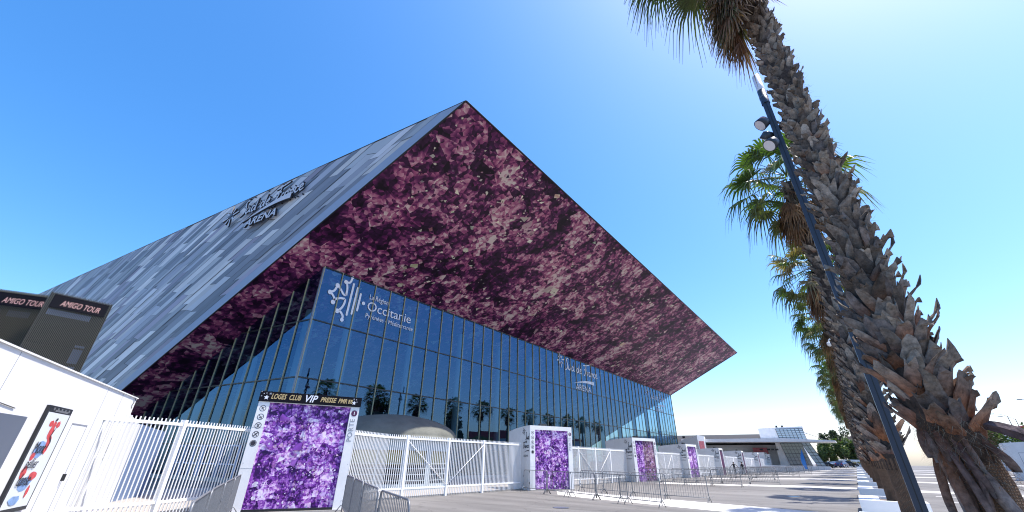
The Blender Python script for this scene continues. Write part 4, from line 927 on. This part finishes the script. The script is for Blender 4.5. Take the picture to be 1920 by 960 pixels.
# dry flower stalks
g=MB()
for k,(a,L) in enumerate(((200,2.0),(245,1.6),(178,1.7),(-20,1.2),(150,1.5),(222,1.2))):
    a=R(a); d=Vector((math.cos(a),math.sin(a),0)); pts=[d*(.2+L*.75*t)+UZ*(.1+.15*t-L*.85*t*t) for t in (0,.25,.5,.75,1)]; g.tube(pts,[.012,.010,.008,.006,.003],5,None)
    for _ in range(10):
        t=rl.uniform(.45,1); p=d*(.2+L*.75*t)+UZ*(.1+.15*t-L*.85*t*t); v=Vector((rl.uniform(-1,1),rl.uniform(-1,1),rl.uniform(-1.4,.2))).normalized(); q=p+v*.22; g.tube([p,p+v*.12+Vector((.01,0,0)),q],.003,4,None)
        for __ in range(6):
            v2=(v+Vector((rl.uniform(-1,1),rl.uniform(-1,1),rl.uniform(-1,.6)))).normalized(); c=p+v*rl.uniform(.05,.2); g.tube([c,c+v2*.09],.0018,3,None,cap=False)
g.build('dry_flower_stalk',M['trunkwood'],big,loc=axis(HP)[:])
# the rest of the row share lighter meshes
r1=random.Random(15)
def std_palm(seed):
    r1=random.Random(seed); p=empty('palm_tree',(0,0,0)); g,ax2=palm_trunk(r1,9.9,lambda z:Vector((-.05*max(0,(z-2)/7.5)**1.3,0,z)),False,1.7); g.build('trunk',None,p)
    g=MB(); n=16; zs=[0,.5,1.1,1.75]; rr=[.28,.23,.21,.21]
    for z,r_ in zip(zs,rr):
        for j in range(n+1): a=2*math.pi*j/n; g.v.append((r_*math.cos(a),r_*math.sin(a),z))
    for k in range(3):
        for j in range(n):
            a=k*(n+1)+j; uv=[(j/n*1.55,zs[k]),((j+1)/n*1.55,zs[k]),((j+1)/n*1.55,zs[k+1]),(j/n*1.55,zs[k+1])]; g.addf([a,a+1,a+n+2,a+n+1],M['woven'],None,uv,True)
    g.build('fibre_foot',None,p)
    crown(r1,33,False).build('crown',M['frond'],p,loc=ax2(9.9)[:]); thatch(r1,75,False,1.4).build('dead_frond_skirt',M['thatch'],p,loc=(ax2(9.9)-UZ*.1)[:]); return p
pa,pbb=std_palm(101),std_palm(202); used=[False,False]
for i in range(1,NP):
    w_=i%2; src=(pa,pbb)[w_]; o=src if not used[w_] else copy_tree(src); used[w_]=True
    y=6.1+S0*i; sc=[1,1.03,1.0,.99,1.02,.97,1.0,1.03,.98,1.01,.99,1,1.02,.98][i]
    xp=.74 if i<2 else .76; o.location=(xp,y,rise(xp,y)); o.rotation_euler=(0,0,R(47*i)); o.scale=(1,1,sc)
    tag(o,'%s palm of the receding row, with fan leaves and brown skirt'%po[i],'palm tree','palms in a row along the car park')
# ------------------------------------------------------------------ lamp masts
def mast():
    t=empty('lamp_mast',(0,0,0)); b=MB(); b.abox(-.085,-.08,.02,.085,.08,11.3); b.build('pole',M['polegrey'],t)
    q=MB(); q.abox(-.010,-.084,.6,.010,-.0795,11.2); q.build('cable_slot',M['dark'],t)
    q=MB(); q.lathe([(.11,11.2),(.11,11.75),(.0,11.75)],16,M['polegrey']); q.lathe([(.12,11.45),(.12,11.48)],16,M['galv']); q.build('luminaire_neck',None,t)
    q=MB(); q.lathe([(.105,11.75),(.105,12.4),(0,12.42)],16,M['opal']); q.build('luminaire',None,t)
    for z,a in ((10.5,200),(10.15,150),(9.65,215),(10.3,20)):
        a=R(a); d=Vector((math.cos(a),math.sin(a),0)); h=empty_mesh_spot(t,Vector((0,0,z)),d)
    q=MB(); q.abox(-.2,-.2,0,.2,.2,.03); q.build('base_plate',M['galv'],t)
    return t
def empty_mesh_spot(t,o,d):
    c=o+d*.27; aim=(d*.75-UZ*.65).normalized(); b=MB(); b.tube([o+d*.08,o+d*.24,c-aim*.08],.022,6,M['polegrey']); b.tube([c-aim*.14,c-aim*.10,c+aim*.10],[.08,.17,.185],18,M['polegrey']); s=b.build('spotlight',None,t)
    l=MB(); x=aim.cross(UZ).normalized(); y=x.cross(aim); l.face([c+aim*.104+x*.16*math.cos(6.2832*i/18)+y*.16*math.sin(6.2832*i/18) for i in range(18)]); l.build('lens',M['opal'],s); return s
m1=mast(); ml=['tall slate lamp mast with spotlights and white lamp beside the near palm','second lamp mast among the palms with spotlights low in the crowns','third lamp mast hidden among the far palm trunks']
for i in range(3):
    o=m1 if i==0 else copy_tree(m1); y=11.3+16.8*i; xm=.70 if i==0 else 1.02; o.location=(xm,y,rise(xm,y)); tag(o,ml[i],'lamp mast','lamp masts between the palms')
sc_=empty('security_camera',(.88,28.1,rise(.5,28)+7.55),0,'white dome security camera bracketed to the second lamp mast','camera'); b=MB(); b.tube([(.04,0,.25),(-.15,0,.32),(-.32,0,.2),(-.34,0,.1)],.035,8,M['white']); b.build('bracket',None,sc_); b=MB(); b.lathe([(0,.12),(.09,.1),(.12,.02),(.12,-.04),(.08,-.12),(0,-.15)],14,M['white'],c=(-.34,0,0)); b.build('housing',None,sc_)
# ------------------------------------------------------------------ far glass hall with canopy
fb=empty('glass_hall',(-16,122,0),0,'distant white hall with thin flat canopy, dark roof and tilted glass corner','building')
o=Vector((-16,122,0))
def fx(mb,x0,y0,z0,x1,y1,z1,mt): mb.abox(x0+16,y0-122,z0,x1+16,y1-122,z1,mt)
b=MB(); fx(b,-33,124,0,-9,150,6.05,M['white']); fx(b,-14.2,121,0,-9,123.9,6.0,M['white']); b.build('wall',None,fb)
b=MB(); b.prism([(-34+16,2,6.1),(-2.4+16,2,5.95),(-2.4+16,2,6.15),(-12+16,2,6.75),(-34+16,2,6.75)],(0,-9,0),M['white']); b.build('canopy',None,fb)
b=MB(); K=10
pf=[(14*k/K,5.6+3.1*math.sin(math.pi/2*k/K)) for k in range(K+1)]
for k in range(K):
    (a,za),(c,zc)=pf[k],pf[k+1]; b.face([(-60+16,a,za),(-14+16+a*.0,a,za),(-14+16,c,zc),(-60+16,c,zc)],M['darkroof'],smooth=True)
b.face([(-14+16,a,z) for a,z in pf]+[(-14+16,14,5.6)],M['darkroof']); b.build('curved_roof',None,fb)
# upper block with sloped left foot and glass
b=MB(); b.prism([(-17.2+16,1,6.72),(-17.4+16,1,9.2),(-17.2+16,1,9.35),(-8.0+16,1,9.6),(-8.0+16,1,6.72)],(0,9,0),M['white']); b.build('upper_block',None,fb)
GLZ=mat('hall_glass',(.16,.22,.25),.06,spec=1.0); GLL=mat('hall_glass_pale',(.45,.58,.66),.15)
def grid(name,x0,z0,x1,z1,sh,nx,nz,y,mt,lab=None):
    p=MB(); P_=lambda u,v:Vector((x0+(x1-x0)*u+sh*(1-v)+16,y-122,z0+(z1-z0)*v)); p.face([P_(0,0),P_(1,0),P_(1,1),P_(0,1)],mt)
    g_=p.build(name,None,fb); q=MB()
    for i in range(nx+1):
        a,b_=P_(i/nx,0),P_(i/nx,1); q.box(a-Vector((.04,.08,0)),(.08,0,0),(0,.07,0),b_-a,M['polegrey'])
    for j in range(nz+1):
        a,b_=P_(0,j/nz),P_(1,j/nz); q.box(a-Vector((0,.09,.04)),b_-a,(0,.07,0),(0,0,.08),M['polegrey'])
    q.build('glazing_bars',None,g_)
grid('window',-13.6,6.78,-9.7,9.1,.35,5,5,122.9,GLL); grid('window',-9.7,6.78,-8.15,9.1,.3,2,5,122.88,GLL)
grid('curtain_wall',-13.2,0,-9.0,6.0,1.3,6,8,120.85,GLZ); grid('curtain_wall',-9.0,0,-7.4,6.0,2.4,2,9,120.8,GLL)
b=MB()
for x in (-17.4,-15.9,-15.0,-14.2): fx(b,x-.35,120.9,4.4,x+.35,120.98,4.75,M['dark'])
b.build('wall_opening',None,fb); b=MB(); fx(b,-19.4,122.0,3.3,-16.2,122.1,5.0,M['redprint']); b.build('red_banner',None,fb)
b=MB(); fx(b,-22,117,0,-16.5,122,3.9,M['white']); b.build('entrance_lobby',None,fb)
b=MB(); fx(b,-13.6,124,9.5,-13.2,124.4,9.95,M['dark']); fx(b,-12.4,124,9.5,-12.0,124.4,9.95,M['dark']); b.build('roof_vent',None,fb)
b=MB(); b.tube([(-8+16,1,8.2),(-3.5+16,1,6.3)],.05,5); b.build('stay_cable',M['polegrey'],fb)
lwl=MB(); lwl.abox(-26,112,0,-4.5,112.4,1.25); lwl.build('low_wall',M['white'],label='long low white wall in front of the distant glass hall',cat='wall')
# curved grey pavilion
cp_=empty('curved_pavilion',(-32,112,0),0,'taller grey clad pavilion with curved roofline and red banner behind the gates','pavilion'); b=MB()
pts=[(-34.6+32,z) for z in ()]
prof=[(-2.9,0),(-3.1,5.2)]+[(-3.1+.55*k,5.2+1.75*math.sin(math.pi/2*k/8)) for k in range(1,9)]+[(2.7,7.55),(2.7,0)]
b.prism([(x,0,z) for x,z in prof],(0,5,0),M['curvegrey']); b.build('wall',None,cp_)
b=MB(); b.prism([(2.72,-.02,0),(2.72,-.02,7.57),(3.9,1.6,7.3),(3.9,1.6,0)],(-.5,3,0),M['white']); b.build('white_front',None,cp_)
b=MB(); b.box((2.9,.16,.8),(.85,1.15,0),(.03,-.03,0),(0,0,5.4),M['redprint']); b.build('red_banner',None,cp_)
b=MB(); b.abox(-.9,.5,6.9,-.3,1,7.35,M['dark']); b.build('roof_lamp',None,cp_)
# ------------------------------------------------------------------ cars
def car(name,x,y,rz,paint,label,kind='car',cat='car'):
    z=rise(x,y); t=empty(name,(x,y,z),R(rz),label,cat,'vehicles parked at the far end')
    L,Wd=(4.2,1.76); van=kind=='van'
    if van: pr=[(-2.2,.3),(-2.25,1.0),(-2.15,1.9),(.9,1.95),(1.5,1.15),(2.2,.95),(2.25,.35)]
    else: pr=[(-2.05,.32),(-2.12,.75),(-1.95,1.02),(-1.55,1.08),(-1.1,1.42),(-.1,1.47),(.55,1.38),(1.15,.98),(1.9,.86),(2.1,.62),(2.1,.32)]
    b=MB(); n=len(pr); W=Wd/2
    def ring(w_,ins): 
        return [(px_,w_-(ins if pz>1.0 else 0)*(1 if w_>0 else -1),pz) for px_,pz in pr]
    i0=len(b.v); b.v+=ring(-W,.16)+ring(W,.16)
    for k in range(n): a,c=k,(k+1)%n; b.addf([i0+a,i0+c,i0+n+c,i0+n+a],paint)
    b.addf([i0+k for k in range(n)][::-1],paint); b.addf([i0+n+k for k in range(n)],paint); bo=b.build('body',None,t)
    g=MB()
    if not van:
        for sy in (-1,1): g.face([(-1.45,sy*(W-.145),1.06),(1.0,sy*(W-.145),1.03),(.5,sy*(W-.155),1.36),(-1.0,sy*(W-.155),1.39)],M['carglass'])
        g.face([(-1.53,-W+.25,1.12),(-1.53,W-.25,1.12),(-1.12,W-.28,1.42),(-1.12,-W+.28,1.42)],M['carglass']); g.face([(1.14,-W+.25,1.0),(1.14,W-.25,1.0),(.58,W-.28,1.385),(.58,-W+.28,1.385)],M['carglass'])
    else:
        for sy in (-1,1): g.face([(.1,sy*(W-.14),1.2),(1.35,sy*(W-.14),1.2),(.85,sy*(W-.15),1.8),(.1,sy*(W-.15),1.8)],M['carglass'])
        g.face([(1.5,-W+.25,1.2),(1.5,W-.25,1.2),(.96,W-.28,1.88),(.96,-W+.28,1.88)],M['carglass'])
    g.build('window',None,bo)
    for sx in (-1.3,1.35):
        for sy in (-1,1):
            w_=MB(); w_.tube([(sx,sy*(W-.18),.32),(sx,sy*(W+.01),.32)],.32,14,M['tyre']); wo=w_.build('wheel',None,t); q=MB(); q.tube([(sx,sy*(W),.32),(sx,sy*(W+.02),.32)],.19,12,M['rim']); q.build('rim',None,wo)
    for sy in (-1,1):
        q=MB(); q.abox(-2.15,sy*.62-.14,.72,-2.05,sy*.62+.14,.9,M['lampred']); q.build('tail_light',None,t); q=MB(); q.abox(2.02,sy*.62-.16,.62,2.14,sy*.62+.16,.76,M['opal']); q.build('headlight',None,t)
paint=lambda n,c:mat(n,c,.22,.2)
pk,pb_,ps,pv=paint('black_paint',(.01,.01,.013)),paint('navy_paint',(.02,.04,.12)),paint('silver_paint',(.45,.47,.5)),paint('blue_paint',(.10,.18,.36))
car('parked_car',-6.3,138,8,pk,'black hatchback parked at the far end of the car park, leftmost of the cars')
car('parked_car',-3.1,137,75,pb_,'dark navy car parked beside the black hatchback')
car('parked_car',-2.0,143,10,pk,'second black car half hidden behind the navy car')
car('parked_car',-4.9,145,12,ps,'silver car behind the black hatchback')
car('parked_van',-8.9,150,20,pv,'pale blue van left of the parked cars','van','van')
# bollards
bl=MB(); bl.lathe([(.05,0),(.05,.95),(0,1.0)],8); B0=bl.build('bollard',M['polegrey'])
for i in range(9):
    x=-8.5+i*1.05; o=B0 if i==0 else B0.copy()
    if i: COL.objects.link(o)
    o.location=(x,128-i*.5,rise(x,128)); tag(o,'%s slim bollard from the left in front of the parked cars'%po[i].replace('nearest','first'),'bollard','bollards before the parked cars')
# feather flag
ff=empty('feather_flag',(-6.6,88,rise(-6.6,88)),0,'blue feather flag leaning on its pole before the glass hall','flag'); b=MB(); b.tube([(0,0,0),(-.03,0,1.5),(-.1,0,3.4)],.03,6); b.build('pole',M['dark'],ff)
b=MB(); 
for k in range(6):
    t0,t1=k/6,(k+1)/6; w_=lambda t:.55*math.sin(math.pi*min(1,t*.8+.18))+.05
    b.face([(-.02-.08*t0,.02*math.sin(9*t0),.5+2.9*t0),(-.02-.08*t0-w_(t0),.06*math.sin(9*t0),.5+2.9*t0),(-.02-.08*t1-w_(t1),.06*math.sin(9*t1),.5+2.9*t1),(-.02-.08*t1,.02*math.sin(9*t1),.5+2.9*t1)])
b.build('cloth',M['flag'],ff)
# ------------------------------------------------------------------ people
def person(x,y,rz,label,arms,coat,stride):
    t=empty('person',(x,y,rise(x,y)),R(rz),label,'person','two people walking by the gates')
    J=[((0,0,.95),.13),((0,0,1.15),.13),((0,0,1.38),.15),((0,0,1.50),.06),((0,.02,1.62),.09),((0,.02,1.72),.075)]
    E=[(0,1),(1,2),(2,3),(3,4),(4,5)]
    for s_ in (-1,1):
        i=len(J); st=stride*s_; J+= [((s_*.10,0,.88),.095),((s_*.11,st*.16,.50),.065),((s_*.11,st*.30,.09),.045),((s_*.11,st*.30+.14,.04),.035)]; E+=[(0,i),(i,i+1),(i+1,i+2),(i+2,i+3)]
        i=len(J); a=arms[0 if s_<0 else 1]; J+=[((s_*.19,0,1.42),.06),((s_*(.24+a*.16),.03,1.15+a*.08),.045),((s_*(.26+a*.36),.12,.92+a*.12),.033),((s_*(.26+a*.42),.15,.84+a*.12),.03)]; E+=[(2,i),(i,i+1),(i+1,i+2),(i+2,i+3)]
    me=bpy.data.meshes.new('body'); me.from_pydata([j[0] for j in J],E,[]); o=bpy.data.objects.new('body',me); COL.objects.link(o)
    sk=o.modifiers.new('s','SKIN'); sv=me.skin_vertices[0].data
    for v,j in zip(sv,J): v.radius=(j[1],j[1]*.8)
    sv[0].use_root=True; su=o.modifiers.new('u','SUBSURF'); su.levels=1
    bpy.context.view_layer.update(); m2=bpy.data.meshes.new_from_object(o.evaluated_get(bpy.context.evaluated_depsgraph_get())); bpy.data.objects.remove(o); m2.name='body'
    m2.materials.clear()
    for q in (M['skin'],coat,M['trouser'],M['hair']): m2.materials.append(q)
    for p in m2.polygons:
        z=p.center.z; x_=abs(p.center.x); p.material_index=0 if z>1.5 else (1 if (z>.93 or x_>.2) else 2)
        if x_>.5 and z<1.0 and arms[0]>0: p.material_index=0
        if z<.1: p.material_index=3
        p.use_smooth=True
    bo=bpy.data.objects.new('body',m2); COL.objects.link(bo); bo.parent=t
    h=MB(); h.lathe([(.08,-.03),(.098,.03),(.085,.08),(.04,.115),(0,.12)],12,M['hair'],c=(0,0,1.66)); h.build('hair',None,t)
    return t
person(-14.9,74.5,200,'person in a dark jacket and pale shirt with arms held away, left of two walking',(.9,.9),M['jacket'],.6)
person(-13.6,73.6,160,'person in a black top and dark trousers, right of two walking',(.2,.1),M['jacket'],.8)
# ------------------------------------------------------------------ vegetation
def clump_tree(name,x,y,h,rx,ry,z0,label,cols,n,leafs,seed,cat='tree',group=None,flowers=None,blobs=9,z=None,trunk=True):
    r=random.Random(seed); t=empty(name,(x,y,rise(x,y) if z is None else z),0,label,cat,group); g=MB(); bl=[]
    for k in range(blobs): bl.append((r.uniform(-.6,.6)*rx,r.uniform(-.6,.6)*ry,z0+(h-z0)*r.uniform(.15,.82),r.uniform(.30,.52)))
    for _ in range(n):
        bx,by,bz,br=r.choice(bl); 
        while True:
            v=Vector((r.uniform(-1,1),r.uniform(-1,1),r.uniform(-1,1)))
            if .5<v.length<1: break
        p=Vector((bx+v.x*br*rx,by+v.y*br*ry,bz+v.z*br*(h-z0)*.55)); a=Vector((r.gauss(0,1),r.gauss(0,1),r.gauss(0,1))).normalized(); b_=a.cross(Vector((r.gauss(0,1),r.gauss(0,1),r.gauss(0,1)))).normalized(); s_=leafs*r.uniform(.6,1.3)
        c=r.choice(cols); q=r.uniform(.6,1.35); c=tuple(w_*q for w_ in c)
        if flowers and r.random()<flowers[1]: c=flowers[0]; s_*=.6
        g.face([p-a*s_,p+b_*s_*.6,p+a*s_,p-b_*s_*.6],M['leaf'],c)
    g.build('crown',None,t)
    if trunk:
        w_=MB(); w_.tube([(0,0,0),(.1,0,z0),(0,0,(z0+h)/2)],[.045*h*.5,.03*h*.5,.01*h],7)
        for k in range(3): bx,by,bz,_=bl[k]; w_.tube([(.05,0,z0*.9),(bx*.6,by*.6,bz)],[.02*h*.5,.008*h],5)
        w_.build('trunk',M['trunkwood'],t)
    return t
GR=[(.085,.125,.035),(.12,.165,.045),(.06,.09,.03),(.15,.18,.055)]; DK=[(.03,.05,.022),(.045,.065,.03),(.025,.04,.02)]
nm=['leftmost','second','third','fourth','fifth','sixth','seventh','eighth','ninth']
for i in range(9):
    x=-13.5+i*2.2; clump_tree('hedge_tree',x,172+((i*37)%5),[6.2,7.4,6.8,7.9,7.2,8,7.3,7.8,7.4][i],2.6,2.6,.6,'%s of the bushy green trees in the line beyond the parked cars'%nm[i],GR,2000,.30,300+i,group='trees beyond the parked cars')
clump_tree('pine_tree',-2.6,190,13.0,3.2,3.2,5.5,'dark umbrella pine rising above the hedge left of the palms',DK,1500,.32,77)
clump_tree('pine_tree',-7.2,196,11.0,2.2,2.2,5.5,'smaller dark pine left of the umbrella pine',DK,800,.3,78)
hs=empty('distant_house',(1.5,185,0),0,'small ochre house with tiled roof glimpsed beside the palm trunks','house'); b=MB(); b.abox(-3.6,0,0,3,8,9.0,M['ochre']); b.build('wall',None,hs); b=MB(); b.prism([(-4,-.3,9.0),(3.4,-.3,9.0),(-.3,-.3,10.4)],(0,8.6,0),M['tile']); b.build('roof',None,hs)
wl=MB(); wl.abox(-4.0,158,0,6,158.4,2.9); wl.build('boundary_wall',M['white'],label='pale boundary wall beyond the parked cars, beside the palm trunks',cat='wall')
clump_tree('oleander_bush',1.6,120,3.6,1.4,1.4,.3,'grey-green bush at the end of the palm row',[(.16,.2,.13),(.12,.16,.1)],700,.12,90,trunk=False,cat='bush')
for i in range(5): clump_tree('roadside_shrub',-3.2+i*1.4,155,1.6+.3*(i%2),.9,.7,.1,'%s low ochre shrub against the pale boundary wall'%nm[i],[(.20,.15,.07),(.12,.12,.05)],260,.12,120+i,cat='shrub',group='low shrubs by the boundary wall',trunk=False)
# right side
for i,(x,y,h) in enumerate(((15.6,84,5.9),(18.3,85,6.6),(21.5,86,7.0))): clump_tree('oleander_bush',x,y,h,2.2,2,.3,['green oleander hedge end behind the white booth','oleander with white flowers above the white booth','white flowering oleander at the right picture edge'][i],[(.075,.13,.03),(.10,.16,.04),(.05,.09,.025)],2600,.15,400+i,cat='bush',group='oleanders behind the white booth',flowers=((.72,.70,.62),.10 if i else .02),trunk=False)
bo_=empty('white_booth',(12.9,70,rise(12.9,70)),R(-8),'plain white booth with a flush door line at the right, seen past the palm','booth'); b=MB(); b.prism([(0,0,0),(3.9,0,0),(3.3,0,3.75),(-.05,0,3.55)],(0,4,0),M['white']); b.build('wall',None,bo_); b=MB()
for a in (.9,2.5): b.abox(a,-.008,0,a+.03,-.002,2.6,M['greyprint'])
b.abox(.9,-.008,2.6,2.53,-.002,2.63,M['greyprint']); b.build('flush_door',None,bo_)
rh=MB(); rh.prism([(23.5,135,8.0),(23.5,135,8.8),(34,135,9.8),(70,135,12),(70,135,8.0)],(0,14,0),M['redpaint']); rh.prism([(24,135.5,0),(24,135.5,8),(69,135.5,8),(69,135.5,0)],(0,13,0),M['white']); rh.build('red_hall',None,label='long red clad shed behind the oleanders at right',cat='shed')
for i,(x,y,h) in enumerate(((23,112,9.6),(24.6,116,9.4),(26.2,108,11.4))):
    t=empty('street_lamp',(x,y,0),0,['thin street lamp above the red shed, leftmost of three','thin street lamp above the red shed, middle of three','taller street lamp with long arm at right edge'][i],'street lamp','street lamps at right'); b=MB(); b.tube([(0,0,0),(0,0,h),(-.7,0,h+.35),(-1.5,0,h+.45)],[.09,.05,.035,.03],6); b.build('pole',M['polegrey'],t); b=MB(); b.abox(-2.0,-.12,h+.4,-1.4,.12,h+.5,M['polegrey']); b.build('lamp_head',None,t)
# trees to the right of the view, seen mirrored in the glazing
for i,(x,y,h) in enumerate(((24,57,12.5),(20,40,9.0),(28,84,12))): clump_tree('broadleaf_tree',x,y,h,3.6,3.6,2.5,['tall dark tree right of the car park, mirrored in the glass front','smaller dark tree right of the car park, mirrored in the glass front','distant tree right of the car park, mirrored in the glass front'][i],DK,2200,.4,500+i)
# pebble-sized litter and cover
b=MB(); b.lathe([(0,.012),(.14,.01),(.16,0)],10); b.build('drain_cover',M['dark'],label='small dark drain cover on the pale band before the third gate',cat='drain cover',loc=(-7.0,38.9,rise(-7,38.9)+.012))

for i,(x,y,r_) in enumerate(((-9.5,15.5,.32),(-3.2,29.0,.32))):
    b=MB(); b.lathe([(0,.0),(r_-.06,.0),(r_,-.002)],20); b.build('drain_cover',M['trimgrey'],label=['round steel cover in the near asphalt right of the fence gates','round steel cover in the asphalt between the two nearest pale bands'][i],cat='drain cover',loc=(x,y,rise(x,y)+.012))
